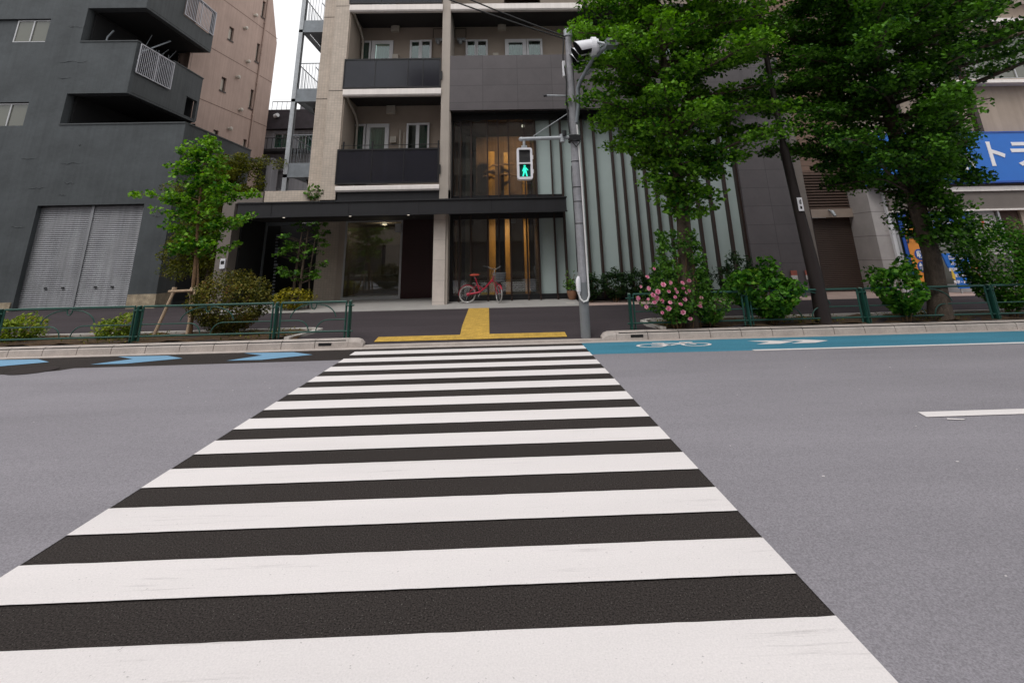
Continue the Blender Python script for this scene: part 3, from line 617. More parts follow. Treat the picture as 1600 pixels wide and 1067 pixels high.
vb = MB(); vb.box(-16.75, -16.70, 18.35, 22.5, 6.85, 11.7); vb.box(-16.7, -15.98, 22.4, 22.5, 6.85, 11.7); vb.box(-15.4, -14.75, 22.2, 22.3, 8.2, 9.6); vb.box(-15.98, -14.6, 22.45, 22.5, 6.85, 8.05); vb.box(-16.7, -14.75, 18.4, 22.4, 8.03, 8.065); vb.box(-16.7, -14.7, 18.4, 22.4, 11.73, 11.765); vb.box(-16.75, -12.4, 18.5, 22.5, 6.52, 6.56); v2 = MB(); v2.box(-13.2, -12.3, 18.6, 22.8, .152, .17); v2.box(-13.2, -13.15, 18.6, 22.8, .17, 3.2); v2.build('passage_shade_liner', 'void_dark', gb); vb.build('balcony_shade_liner', 'void_dark', gb)  # near-black liner sheets: shade of the balcony openings and side passage put into colour
window(gb, -15.95, -15.42, 10.0, 11.3, 22.57, fm='black_metal', mull=0)
b = MB(); b.box(-21.4, -19.56, 18.1, 18.2, 6.64, 11.28); b.build('blind', 'grey_wall', gb)
# cracks / ridges of old render
b = MB()
for (x, z, l) in ((-17.4, 9.4, 1.1), (-15.9, 6.0, .1), (-17.9, 5.5, .6), (-16.4, 5.3, .8), (-17.4, 4.4, .7), (-16.1, 4.55, .4), (-17.6, 3.0, .5), (-18.3, 1.2, .4), (-17.3, 8.7, .5), (-17.4, 10.9, .6), (-16.2, 4.1, .3), (-12.7, 3.3, .3)):
    b = MB(); pp = [(x + l * i / 6, 17.998, z + rnd.uniform(-.04, .04)) for i in range(7)]; b.tube(pp, [.002, .010, .016, .011, .014, .007, .002], 5); b.build('render_ridge', 'grey_wall', gb)

# ------------------------------------------------------------------ beige tower behind it
DV = V(.1488, 1, 0); DV /= np.linalg.norm(DV); E0 = V(-14.45, 29, 0); NV = V(DV[1], -DV[0], 0)
tw = thing('beige_tower', 'tall pinkish beige concrete tower with a cut-off top corner behind the grey balconies', 'building', (-17, 26, 0))
def TP(u, v, d): p = E0 - DV * u - NV * d; return (p[0], p[1], v)        # u = distance back from the far edge towards the camera
wins = [(1.57, 1.85, 16.3, 17.4), (1.57, 1.85, 13.3, 14.5), (1.57, 1.85, 10.35, 11.5), (1.6, 1.9, 7.3, 8.45), (3.9, 4.28, 13.62, 14.4), (3.9, 4.28, 10.6, 11.38), (3.9, 4.28, 7.65, 8.4)]
b = MB(); b.wall(0, 6.6, 0, 15.3, [w_ for w_ in wins if w_[3] < 15.3], TP, .3); b.wall(1.3, 6.6, 15.3, 19, [w_ for w_ in wins if w_[2] > 15.3], TP, .3)
b.poly([TP(0, 15.3, 0), TP(1.3, 15.3, 0), TP(1.3, 19, 0)][::-1]); b.poly([TP(0, 15.3, 0), TP(1.3, 19, 0), TP(1.3, 19, 6), TP(0, 15.3, 6)]); b.poly([TP(0, 0, 0), TP(0, 15.3, 0), TP(0, 15.3, 6), TP(0, 0, 6)]); b.poly([TP(6.6, 19, 0), TP(1.3, 19, 0), TP(1.3, 19, 6), TP(6.6, 19, 6)])
b.poly([TP(6.6, 0, 0), TP(6.6, 19, 0), TP(6.6, 19, 6), TP(6.6, 0, 6)])
b.build('wall', 'beige_tower', tw)
b = MB()
for z in (3.8, 6.7, 9.66, 12.56, 15.6, 18.5):
    for d_ in (0,):
        u0_ = 0 if z < 18 else 1.3; b.add([TP(u0_, z, -.004), TP(6.6, z, -.004), TP(6.6, z + .045, -.004), TP(u0_, z + .045, -.004)], [(0, 1, 2, 3)])
b.build('floor_joint', 'beige_dark_line', tw)
for (a, c, z0, z1) in wins:
    f = MB(); m_ = .06
    for q in ((a, a + m_, z0, z1), (c - m_, c, z0, z1), (a, c, z0, z0 + m_), (a, c, z1 - m_, z1)): f.add([TP(q[0], q[2], .1), TP(q[1], q[2], .1), TP(q[1], q[3], .1), TP(q[0], q[3], .1)], [(0, 1, 2, 3)])
    f.add([TP(a - .05, z0 - .08, -.04), TP(c + .05, z0 - .08, -.04), TP(c + .05, z0, -.04), TP(a - .05, z0, -.04), TP(a - .05, z0, .2), TP(c + .05, z0, .2)], [(0, 1, 2, 3), (3, 2, 5, 4)])
    w_ = f.build('window', 'brown_metal', tw); p = MB(); p.poly([TP(a, z0, .14), TP(c, z0, .14), TP(c, z1, .14), TP(a, z1, .14)]); p.build('pane', 'fixture', w_)
for (u, z) in ((2.44, 16.02), (3.13, 14.83), (2.54, 12.96), (3.17, 11.74), (2.58, 9.98), (3.21, 8.7)):
    v_ = MB(); p = V(*TP(u, z, 0)); v_.tube([p, p + NV * .12], .09, 10); v_.ell(p + NV * .14, (.1, .1, .12)); v_.build('vent', 'fixture', tw)
b = MB(); q = [V(*TP(1.44, z, -.06)) for z in (0, 4, 8, 12, 16, 18.9)]; b.tube(q, .055, 8)
for z in range(2, 18, 2): p = V(*TP(1.44, z, -.03)); b.obox(p, DV * .1, NV * .05, (0, 0, .03))
b.build('downpipe', 'beige_tower', tw)

# ------------------------------------------------------------------ small house behind, seen through the gap
rh = thing('rear_house', 'grey house with a dark slate roof seen through the gap behind the steel stair', 'house', (-12, 30, 0))
b = MB(); b.wall(-15.4, -8, 0, 9.7, [(-14.4, -13.4, 8.55, 9.5), (-12.9, -11.9, 8.3, 9.45), (-14.5, -13.2, 6.0, 7.1)], PX(30), .25); b.box(-15.4, -8, 30.25, 36, 0, 9.65); b.build('wall', 'house_grey', rh)
b = MB(); b.box(-15.5, -8, 29.7, 33, 9.74, 11.0); b.build('roof', 'roof_slate', rh)
for q in ((-14.4, -13.4, 8.55, 9.5), (-12.9, -11.9, 8.3, 9.45)): window(rh, *q, 30.1, fm='alu', pm='window_glass', curtain='curtain', back=.1)
b = MB()
for z in (9.0, 8.3): b.tube([(-15.3, 29.2, z), (-12, 29.2, z)], .03, 6)
for i in range(12): b.tube([(-15.3 + .3 * i, 29.2, 8.3), (-15.3 + .3 * i, 29.2, 9.0)], .02, 5)
b.box(-15.3, -12, 29.1, 30, 8.15, 8.3); b.build('balcony', 'black_metal', rh)
b = MB()
for z in (11.6, 11.0): b.tube([(-14.7, 29.9, z), (-11.6, 29.9, z)], .025, 6)
for i in range(11): b.tube([(-14.7 + .31 * i, 29.9, 11.0), (-14.7 + .31 * i, 29.9, 11.6)], .015, 5)
b.build('roof_railing', 'black_metal', rh)
b = MB(); b.box(-12.9, -11.8, 29.9, 30.6, 11, 12.3); b.build('roof_box', 'house_grey', rh)
b = MB(); b.tube([(-14.35, 29.68, 10.55), (-14.1, 29.55, 10.6)], .13, 8); b.build('vent', 'white_metal', rh)
b = MB(); b.box(-15.0, -13.6, 28.6, 29.6, 7.5, 7.62); b.box(-15.0, -13.7, 28.7, 29.6, 5.4, 7.5); b.build('porch', 'house_grey', rh)
b = MB(); b.box(-14.95, -14.0, 28.66, 28.7, 5.6, 7.3); b.build('door', 'black_metal', rh)

# ------------------------------------------------------------------ steel escape stair
fe = thing('fire_escape', 'grey galvanised steel escape stair with landings in the gap left of the tiled pillar', 'stair', (-7.8, 18, 3.8))
b = MB(); b.box(-8.10, -7.94, 17.9, 17.93, 3.3, 16); b.box(-8.10, -7.94, 18.07, 18.1, 3.3, 16); b.box(-8.035, -8.005, 17.93, 18.07, 3.3, 16); b.build('column', 'galv_light', fe)
b = MB(); b.box(-8.10, -7.94, 20.4, 20.55, 3.3, 16); b.build('column', 'galvanised', fe)
for z in (4.82, 7.78, 10.74, 13.7):
    b = MB(); b.box(-7.9, -6.72, 17.95, 20.4, z, z + .06); b.box(-8.1, -6.72, 17.92, 17.97, z - .1, z + .32); b.box(-8.1, -6.72, 17.9, 18.1, z - .22, z - .1); b.box(-8.08, -8.02, 17.95, 20.4, z - .1, z + .12)
    b.build('landing', 'galvanised', fe)
    b = MB(); zr = z + 1.4
    b.tube([(-8.0, 17.96, zr), (-6.72, 17.96, zr)], .02, 6); b.tube([(-8.02, 17.96, zr), (-8.02, 20.4, zr)], .02, 6)
    for i in range(11): b.tube([(-8.02 + .12 * i, 17.96, z + .3), (-8.02 + .12 * i, 17.96, zr)], .009, 4)
    for i in range(16): b.tube([(-8.02, 17.96 + .16 * i, z + .1), (-8.02, 17.96 + .16 * i, zr)], .009, 4)
    b.tube([(-7.55, 18.6, zr + .1), (-7.35, 18.6, zr - .15), (-7.2, 18.6, zr - .8), (-7.0, 18.6, z + .1)], .022, 6); b.tube([(-7.2, 18.6, z), (-7.2, 18.6, zr - .6)], .02, 6)
    b.build('railing', 'galvanised', fe)
    b = MB(); b.prism([(-7.75, 19.2, z - .1), (-7.6, 19.2, z - .1), (-6.4, 19.2, z - 2.8), (-6.75, 19.2, z - 2.8)], (0, .9, 0)); b.build('stair_flight', 'brown_metal', fe)

# ================================================================== CENTRE: apartment building
ab = thing('apartment_building', 'beige apartment block with white banded balconies, black canopy and finned glass front', 'building', (0, 16, .15))
b = MB(); b.box(-6.66, -6.11, 16.7, 21, 3.85, 16.5); b.build('tiled_pillar', 'beige_tile', ab)
b = MB(); b.box(-6.11, -5.86, 16.3, 21, 3.85, 16.5); b.box(-5.93, -5.42, 15.9, 17.35, 3.5, 16.5); b.box(-7.75, -5.93, 15.98, 16.2, 3.44, 3.83); b.build('tiled_pillar', 'beige_tile', ab)
for z in (7.26, 10.55, 13.85): each('pillar_joint', 'soffit_dark', ab, [(-5.935, -5.415, 15.893, 15.899, z, z + .015), (-6.665, -6.105, 16.693, 16.699, z - .02, z - .005)])
b = MB(); b.box(-2.03, -1.74, 15.9, 17.4, 3.46, 16.5); b.build('pillar', 'taupe_pillar', ab)
b = MB(); b.box(-2.18, -1.80, 15.86, 16.2, .12, 2.96); b.build('entrance_pillar', 'white_tile', ab)
b = MB(); b.box(-1.798, -1.72, 15.9, 16.5, .12, 2.96); b.box(-1.745, -1.70, 15.95, 16.55, 3.46, 6.5); b.build('pillar_return', 'taupe_pillar', ab)
# balcony back walls with openings (left bay and right bay, two visible floors)
holes = []; F2, F3 = 6.45, 9.83
hl = [(-5.5, -4.12, 4.2, F2), (-3.47, -2.62, 5.2, F2), (-5.5, -4.12, 7.55, F3), (-3.45, -2.62, 8.6, F3), (-5.5, -4.12, 10.85, 13.1), (-3.45, -2.62, 11.9, 13.1)]
b = MB(); b.wall(-5.55, -1.9, 3.5, 16.5, hl, PX(17.4), .25)
hr = [(-1.29, -.43, 8.6, F3), (.25, 1.72, 7.6, F3), (3.2, 4.6, 7.6, F3), (6.2, 7.4, 8.6, F3), (-1.29, -.43, 11.9, 13.1), (.25, 1.72, 10.9, 13.1)]
b.wall(-1.74, 10.2, 6.9, 16.5, hr, PX(17.4), .25); b.box(-5.6, 10.2, 17.66, 24, 6.96, 7.02); b.box(-6.6, 10.2, 17.66, 24, 16.4, 16.5); b.box(-6.6, 10.2, 24, 24.2, 0, 16.5); b.box(10.05, 10.2, 17.66, 24, 0, 16.4)
b.build('wall', 'taupe_wall', ab)
b = MB(); b.box(-5.42, -5.38, 15.95, 17.4, 3.5, 16.5); b.build('side_wall', 'taupe_wall', ab)
def leaf_win(x0, x1, z0, z1, cur, t=.07, nm='window', y=17.36):
    f = MB(); f.box(x0, x1, y - .05, y + .05, z1 - t, z1); f.box(x0, x1, y - .05, y + .05, z0, z0 + t); f.box(x0, x0 + t, y - .05, y + .05, z0 + t, z1 - t); f.box(x1 - t, x1, y - .05, y + .05, z0 + t, z1 - t)
    w_ = f.build(nm, 'white_metal', ab); p = MB(); p.box(x0 + t, x1 - t, y - .004, y + .004, z0 + t, z1 - t); p.build('pane', 'window_glass', w_)
    c = MB(); n = 16
    for i in range(n):
        xa, xb = x0 + t + (x1 - x0 - 2 * t) * i / n, x0 + t + (x1 - x0 - 2 * t) * (i + 1) / n; q = lambda k: y + .12 + .02 * math.sin(k * 2.1)
        c.poly([(xa, q(i), z0 + t), (xb, q(i + 1), z0 + t), (xb, q(i + 1), z1 - t), (xa, q(i), z1 - t)])
    c.build('curtain', cur, w_)
for F, cA, cB, cC in ((F2, 'curtain', 'curtain_dark', 'curtain_green'), (F3, 'curtain', 'curtain', 'curtain_dark'), (13.1, 'curtain', 'curtain', 'curtain')):
    leaf_win(-5.5, -4.98, F - 2.2, F, cA); leaf_win(-4.95, -4.12, F - 2.2, F, cA, .14, 'glazed_door'); leaf_win(-3.47, -3.05, F - 1.23, F, cB); leaf_win(-3.06, -2.62, F - 1.23, F, cC, y=17.33)
for (a, c, cu, t_) in ((-1.29, -.87, 'curtain', .07), (-.88, -.43, 'curtain_dark', .07), (.25, 1.08, 'curtain', .14), (1.10, 1.72, 'curtain', .08), (3.2, 3.9, 'curtain', .08), (3.9, 4.6, 'curtain', .08), (6.2, 7.4, 'curtain', .08)): leaf_win(a, c, F3 - (2.2 if t_ > .1 else 1.23), F3, cu, t_)
b = MB()
def ventbox(x, z, s_=.32): b.box(x - s_ / 2, x + s_ / 2, 17.22, 17.4, z - s_ / 2, z + s_ / 2); b.box(x - s_ * .28, x + s_ * .28, 17.19, 17.22, z - s_ * .3, z + s_ * .3)
for x, z in ((-4.07, 6.97), (-4.06, 10.36), (.14, 10.37), (-4.06, 13.7)): b = MB(); ventbox(x, z); b.build('vent_box', 'fixture', ab)
for x, z in ((-3.93, 5.82), (-4.0, 9.1), (-.12, 9.1)): b = MB(); ventbox(x, z, .22); b.build('socket_box', 'fixture', ab)
b = MB(); b.tube([(-3.7, 17.33, 5.2), (-3.7, 17.33, 6.2)], .04, 8); b.tube([(-3.55, 17.33, 5.2), (-3.55, 17.33, 6.1)], .02, 6); b.build('duct', 'fixture', ab)
for zt in (7.26, 10.6):
    b = MB(); b.tube([(-5.38, 16.05, zt - .05), (-5.34, 16.2, zt - .25), (-5.30, 17.0, zt - .55), (-5.28, 17.25, zt - .8), (-5.28, 17.3, zt - 3.2)], .045, 8); b.build('downpipe', 'fixture', ab)
for (x, z) in ((-2.35, 9.9), (-1.5, 9.9)):
    b = MB()
    for p, q in (((-.22, 0), (-.22, .4)), ((-.22, .4), (.22, .4)), ((.22, .4), (.22, 0))): b.tube([(x + p[0], 17.3, z + p[1]), (x + q[0], 17.3, z + q[1])], .012, 5)
    b.build('pipe_frame', 'black_metal', ab); b = MB(); b.box(x - .12, x + .2, 17.25, 17.4, z - .14, z - .02); b.ell((x, 17.25, z - .2), (.08, .06, .1)); b.build('gas_fitting', 'galv_light', ab)
# slabs: white edge bands with dark soffits
for z0, z1 in ((3.74, 3.93), (7.04, 7.30), (10.30, 10.58), (13.6, 13.88)):
    b = MB()
    for xa, xb in ((-5.42, -2.03), (-1.74, 3.1)):
        if z0 < 10 and xb > 0: continue
        b.prism([(xa, 15.82, z0 + .05), (xa, 15.82, z1 - .02), (xa, 15.86, z1), (xa, 16.0, z1), (xa, 16.0, z0), (xa, 15.86, z0)], (xb - xa, 0, 0))
    b.build('floor_band', 'white_band', ab)
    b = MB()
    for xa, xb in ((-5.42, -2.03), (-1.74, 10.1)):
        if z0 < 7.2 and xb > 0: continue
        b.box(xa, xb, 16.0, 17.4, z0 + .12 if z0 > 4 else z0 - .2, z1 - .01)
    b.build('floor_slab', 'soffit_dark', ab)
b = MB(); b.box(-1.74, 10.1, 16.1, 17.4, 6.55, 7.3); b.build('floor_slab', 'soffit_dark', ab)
# smoked glass balustrades with AC units behind
for z0, z1, dv in ((4.04, 5.12, (-4.29, -3.23)), (7.38, 8.39, (-4.36, -3.21, -2.68)), (10.68, 11.75, (-4.3, -3.2))):
    f = MB(); f.box(-5.46, -2.05, 15.86, 15.92, z1, z1 + .05); f.box(-5.46, -2.05, 15.86, 15.92, z0 - .05, z0); f.box(-5.46, -5.42, 15.86, 15.92, z0, z1); f.box(-2.10, -2.05, 15.86, 15.92, z0, z1)
    for x in dv: f.box(x - .012, x + .012, 15.868, 15.879, z0, z1)
    f.box(-2.07, -2.0, 15.84, 15.95, z0 + .25, z0 + .55)
    fo = f.build('balustrade', 'black_metal', ab); p = MB(); p.box(-5.42, -2.10, 15.88, 15.895, z0, z1); p.build('pane', 'smoked_glass', fo)
b = MB()
for x in (-5.3, -4.33, -2.1): b.tube([(x, 15.98, 5.0), (x, 15.98, 5.45)], .03, 6)
b.tube([(-5.38, 15.98, 5.32), (-2.05, 15.98, 5.32)], .012, 5); b.build('clothes_rail', 'black_metal', ab)
for x, z in ((-4.7, 4.0), (-3.4, 4.0), (-4.75, 7.32), (-3.6, 7.32), (-2.9, 7.32)):
    b = MB(); b.box(x - .38, x + .38, 16.3, 16.6, z + .1, z + .68); b.box(x - .3, x + .3, 16.28, 16.3, z + .16, z + .62); b.build('condenser', 'fixture', ab, .02)
# dark stone cladding
b = MB(); b.box(-1.735, 8.62, 15.9, 16.12, 6.49, 8.53); b.build('cladding', 'dark_cladding', ab)
b = MB(); b.box(8.24, 10.2, 16.3, 17.4, .1, 8.4); b.box(8.62, 10.2, 16.12, 16.3, 6.49, 8.4); b.build('cladding', 'dark_cladding', ab)
b = MB(); b.box(-1.735, 8.24, 16.12, 16.9, 6.45, 6.55); b.box(-1.735, 8.24, 16.4, 16.62, 6.26, 6.45); b.build('head_beam', 'black_metal', ab)
# finned glass front
GY = 16.6
fx_up = [-1.39, -1.02, -.45, -.07, .29, .85, 1.24, 1.78]; fx_lo = [-1.40, -1.03, -.46, -.08, .30, .85, 1.24, 1.79]; fx_r = [2.13, 2.90, 3.32, 3.93, 4.28, 4.65, 5.01, 5.37, 5.75, 6.28, 6.75, 7.20, 7.75, 8.20]
for k, x in enumerate(fx_up):
    b = MB(); b.box(x - .022, x + .022, GY - .16, GY - .012, 3.50, 6.4); b.box(x - .022, x + .022, GY - .26, GY - .012, 3.42, 3.50); b.build('fin', 'brown_metal', ab)
for k, x in enumerate(fx_lo):
    b = MB(); b.box(x - .026, x + .026, GY - .16, GY - .012, .34, 2.96); b.box(x - .026, x + .026, GY - .28, GY - .012, .24, .34); b.build('fin', 'brown_metal', ab)
for k, x in enumerate(fx_r):
    b = MB(); b.box(x - .034, x + .034, GY - .2, GY - .012, .24, 6.4); b.build('fin', 'brown_metal', ab)
b = MB(); b.box(-1.72, 8.24, GY - .1, GY + .1, .2, .41); b.box(-1.72, 2.13, GY - .09, GY + .1, 2.82, 3.62); b.box(-1.76, -1.62, GY - .12, GY + .1, .41, 2.82); b.box(-1.76, -1.64, GY - .12, GY + .1, 3.62, 6.4); b.build('glazing_frame', 'black_metal', ab)
b = MB(); b.box(-1.62, 1.24, GY, GY + .012, .41, 2.82); b.box(-1.62, 1.24, GY, GY + .012, 3.62, 6.3); b.build('clear_glazing', 'clear_glass', ab)
b = MB()
ex = [1.24, 1.78] + fx_r
for a, c in zip(ex, ex[1:]):
    for z0, z1 in (((.41, 2.82), (3.62, 6.3)) if c <= 2.2 else ((.41, 6.3),)):
        b.box(a, c, GY, GY + .015, z0, z1)
b.build('frosted_glazing', 'frost_glass', ab)
# lobby inside
b = MB(); b.box(-1.72, 8.24, 16.75, 24, .2, .255); b.build('lobby_floor', 'interior_floor', ab)
b = MB(); b.box(-1.72, 1.3, 22.6, 22.7, .25, 7); b.box(-1.74, -1.66, 16.75, 22.6, .25, 7); b.box(1.26, 1.34, 16.72, 22.6, .25, 7); b.box(-1.7, 1.3, 16.75, 22.6, 6.5, 6.9); b.build('lobby_wall', 'interior_brown', ab)
b = MB(); b.box(-1.0, 1.25, 19.6, 19.66, 3.3, 6.45); b.build('timber_screen', 'wood_dark', ab)
b = MB(); b.box(-1.55, -1.42, 17.4, 17.5, .26, 6.3); b.box(-1.28, -1.12, 17.4, 17.5, .26, 5.95); b.build('lobby_panel', 'taupe_wall', ab)
for x0, x1, zt in ((-.47, -.23, 5.6), (.13, .33, 5.55), (.84, 1.02, 5.5)):
    b = MB(); b.box(x0, x1, 18.6, 18.8, .255, zt); b.build('timber_column', 'wood', ab)
b = MB()
for (x, z, l) in ((-.4, 4.75, .5), (-.15, 4.95, .6), (.2, 4.6, .55), (.3, 5.0, .5), (.6, 4.55, .45), (-.55, 4.55, .3)):
    b.tube([(x - l / 2, 18.4, z - .05), (x - l / 4, 18.38, z + .06), (x, 18.35, z + .02), (x + l / 4, 18.38, z + .08), (x + l / 2, 18.4, z)], [.015, .035, .05, .035, .012], 6)
b.build('driftwood_ornament', 'wood_dark', ab)
b = MB()
for z in (.55, .62, .69, .76, .83): b.box(-1.0, 1.2, 16.75, 16.76, z, z + .02)
b.build('low_louvre', 'taupe_wall', ab)
lamp = MB(); lamp.tube([(.9, 18.0, 6.42), (.9, 18.0, 6.5)], .06, 12); lamp.build('lobby_downlight', 'downlight', ab)
ld = bpy.data.lights.new('lobby_lamp', 'SPOT'); ld.energy = 250; ld.color = (1, .78, .5); ld.spot_size = math.radians(110); ld.spot_blend = .6; ld.shadow_soft_size = .1
lo = bpy.data.objects.new('lobby_lamp', ld); COL.objects.link(lo); lo.location = (.35, 17.1, 6.2); lo.rotation_euler = Vector((0, -2.6, 2.2)).to_track_quat('Z', 'Y').to_euler()
ld2 = bpy.data.lights.new('lobby_lamp', 'SPOT'); ld2.energy = 130; ld2.color = (1, .78, .5); ld2.spot_size = math.radians(120); ld2.spot_blend = .6; ld2.shadow_soft_size = .1
lo2 = bpy.data.objects.new('lobby_lamp', ld2); COL.objects.link(lo2); lo2.location = (.35, 17.2, 2.75); lo2.rotation_euler = Vector((0, -1.2, 1.2)).to_track_quat('Z', 'Y').to_euler()
hl_ = bpy.data.lights.new('hall_lamp', 'POINT'); hl_.energy = 9; hl_.color = (1, .82, .6); hl_.shadow_soft_size = .03
ho = bpy.data.objects.new('hall_lamp', hl_); COL.objects.link(ho); ho.location = (-4.6, 19.4, 2.75)
b = MB(); b.tube([(-4.6, 19.4, 2.98), (-4.6, 19.4, 2.9)], .09, 12); b.build('hall_light', 'downlight', ab)
# canopy
b = MB(); b.prism([(-8.25, 15.4, 2.94), (-8.25, 15.4, 3.36), (-8.25, 15.52, 3.40), (-8.25, 16.5, 3.44), (-8.25, 16.5, 3.0), (-8.25, 15.5, 2.98)], (10.33, 0, 0)); b.box(-8.27, 2.1, 15.36, 15.5, 3.36, 3.40); b.box(-8.27, 2.1, 15.37, 15.42, 2.92, 2.955)
b.box(-5.42, -1.7, 15.95, 16.3, 3.4, 3.75); b.build('canopy', 'canopy_metal', ab)
b = MB()
for x in (-7.2, -4.8, -2.6, -.3): b.box(x - .006, x + .006, 15.394, 15.4, 2.96, 3.35)
b.build('canopy_joint', 'void_dark', ab)
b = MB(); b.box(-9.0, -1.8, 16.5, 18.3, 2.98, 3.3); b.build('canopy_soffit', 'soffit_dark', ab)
for x, y in ((-7.1, 16.1), (-4.95, 16.1), (-3.05, 16.1)): b = MB(); b.tube([(x, y, 2.985), (x, y, 2.97)], .035, 12); b.build('downlight', 'downlight', ab)
# recessed entrance
b = MB(); b.box(-9.0, -8.62, 15.9, 18.2, .1, 3.44); b.box(-9.0, -7.78, 15.95, 16.4, 3.44, 3.8); b.build('end_pier', 'shop_fascia', ab)
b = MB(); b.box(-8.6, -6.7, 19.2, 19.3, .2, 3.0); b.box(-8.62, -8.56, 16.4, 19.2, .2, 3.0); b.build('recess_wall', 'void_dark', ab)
b = MB(); b.box(-6.75, -5.95, 18.3, 18.6, .2, 3.0); b.build('recess_wall', 'beige_tile', ab)
b = MB(); b.box(-5.95, -5.72, 18.2, 18.35, .2, 3.0); b.build('jamb', 'taupe_wall', ab)
f = MB(); f.box(-5.72, -3.62, 18.15, 18.27, .2, .34); f.box(-5.72, -5.66, 18.17, 18.25, .34, 3.0); f.box(-3.70, -3.62, 18.17, 18.25, .34, 3.0); f.box(-5.66, -3.7, 18.17, 18.25, 2.93, 3.0)
f.box(-3.9, -3.68, 18.1, 18.17, 2.55, 2.85)
dr = f.build('entrance_door', 'alu', ab); p = MB(); p.box(-5.66, -3.7, 18.2, 18.212, .34, 2.93); p.build('pane', 'entrance_glass', dr)
b = MB(); b.box(-3.62, -2.2, 18.12, 18.3, .2, 3.0); b.build('red_panel', 'red_door', ab)
b = MB(); b.box(-5.9, -2.2, 21.5, 21.6, .2, 3.0); b.box(-5.95, -5.85, 18.4, 21.5, .2, 3.0); b.box(-2.3, -2.2, 18.4, 21.5, .2, 3); b.box(-5.9, -2.2, 18.35, 21.5, 2.98, 3.05); b.build('hall_wall', 'taupe_wall', ab)
b = MB(); b.box(-3.0, -2.4, 20.9, 21.2, .25, 1.5); b.box(-5.1, -4.2, 21.35, 21.5, 1.0, 2.2); b.build('hall_cabinet', 'interior_brown', ab)
b = MB(); b.box(-5.3, -3.9, 21.0, 21.5, .25, .7); b.build('hall_bench', 'house_grey', ab)
f = MB(); f.box(-9.0 + .4, -8.52, 18.0, 18.1, .2, 3.0); f.box(-8.5, -7.3, 18.0, 18.1, 2.86, 2.98); f.build('gate_frame', 'galvanised', ab)
b = MB(); b.tube([(-2.75, 15.5, 2.95), (-2.75, 15.5, 2.85)], .02, 6); b.build('soffit_sensor', 'black_metal', ab)
nl = MB()
for i, z in enumerate(np.linspace(2.5, .52, 19)):
    big = i in (0, 4, 5, 9, 18); nl.box(-8.10 + i * .004, -8.02 + i * .004 + (.05 if big else 0), 17.9, 17.94, z - (.05 if big else .03), z + (.03 if big else .015))
nl.build('vertical_lettering', 'galvanised', ab)

# ================================================================== RIGHT: brown building and shop
bb = thing('brown_building', 'narrow brown building with louvres above a dark roller shutter, behind the dark pole', 'building', (12, 17.5, .15))
b = MB(); b.box(10.25, 10.62, 16.55, 18, .1, 8); b.build('pier', 'shop_fascia', bb)
b = MB(); b.box(10.6, 13.2, 17.5, 18.2, 4.36, 16.5); b.build('wall', 'brown_siding', bb)
b = MB()
for i in range(13): z = 3.02 + i * .103; b.prism([(10.62, 17.52, z), (10.62, 17.44, z), (10.62, 17.5, z + .085), (10.62, 17.55, z + .085)], (2.4, 0, 0))
b.box(10.62, 13.02, 17.56, 17.7, 3.0, 4.36); b.build('louvre', 'brown_louvre', bb)
b = MB(); b.box(11.14, 13.0, 17.38, 17.6, 2.70, 3.0); b.build('lintel', 'beige_lintel', bb)
b = MB(); b.box(10.62, 11.14, 17.3, 17.6, .1, 3.0); b.box(12.98, 13.2, 17.2, 17.8, .1, 4.4); b.build('door_jamb', 'brown_metal', bb)
s = MB(); n = 40
for i in range(n):
    za, zb = .16 + 2.54 * i / n, .16 + 2.54 * (i + 1) / n; zm = (za + zb) / 2; s.add([(11.14, 17.62, za), (12.98, 17.62, za), (11.14, 17.608, zm), (12.98, 17.608, zm), (11.14, 17.62, zb), (12.98, 17.62, zb)], [(0, 1, 3, 2), (2, 3, 5, 4)])
s.build('shutter', 'dark_brown_shutter', bb)
b = MB(); b.tube([(11.85, 17.38, 2.95), (11.85, 17.2, 2.9)], .03, 8); b.tube([(11.85, 17.22, 2.9), (11.87, 17.12, 2.72)], [.07, .05], 10); b.build('lamp', 'galv_light', bb)

sh = thing('shop_building', 'beige shop building with grey tiled pillar and white ledge at the far right', 'building', (18, 16.5, .15))
b = MB(); b.box(12.72, 13.28, 16.5, 18.5, .1, 3.62); b.build('tiled_pillar', 'grey_tile', sh)
b = MB(); b.box(13.20, 13.32, 16.40, 16.5, .1, 3.55); b.build('downpipe', 'white_metal', sh)
b = MB(); b.wall(13.2, 30, 2.80, 16.5, [(13.4, 16.2, 7.6, 9.4), (16.6, 21, 7.6, 9.4), (13.4, 16.2, 11, 12.8), (16.6, 21, 11, 12.8)], PX(16.5), .3); b.box(12.75, 13.2, 16.5, 17.4, 5.4, 16.5)
b.box(17.86, 30, 16.42, 16.6, .1, 2.78); b.box(13.2, 30, 19.5, 19.6, 0, 16.5); b.build('wall', 'shop_wall', sh)
b = MB(); b.box(13.25, 30, 16.3, 16.5, 2.80, 3.38); b.build('fascia', 'shop_fascia', sh)
b = MB(); b.box(13.25, 30, 16.22, 16.5, 3.40, 3.56); b.box(13.25, 30, 16.26, 16.5, 2.745, 2.80); b.box(13.3, 30, 16.1, 16.5, 9.75, 9.9); b.box(13.3, 30, 16.1, 16.5, 7.3, 7.42); b.box(13.3, 30, 16.1, 16.5, 10.7, 10.85); b.build('ledge', 'white_band', sh)
for q in ((13.4, 16.2, 7.6, 9.4), (16.6, 21, 7.6, 9.4), (13.4, 16.2, 11, 12.8), (16.6, 21, 11, 12.8)): window(sh, *q, 16.6, fm='alu', pm='grey_window', mull=2)
each('post', 'brown_metal', sh, [(14.35, 14.52, 16.3, 16.5, 5.5, 7.3), (17.2, 17.36, 16.3, 16.5, 5.5, 9.7)])
f = MB()
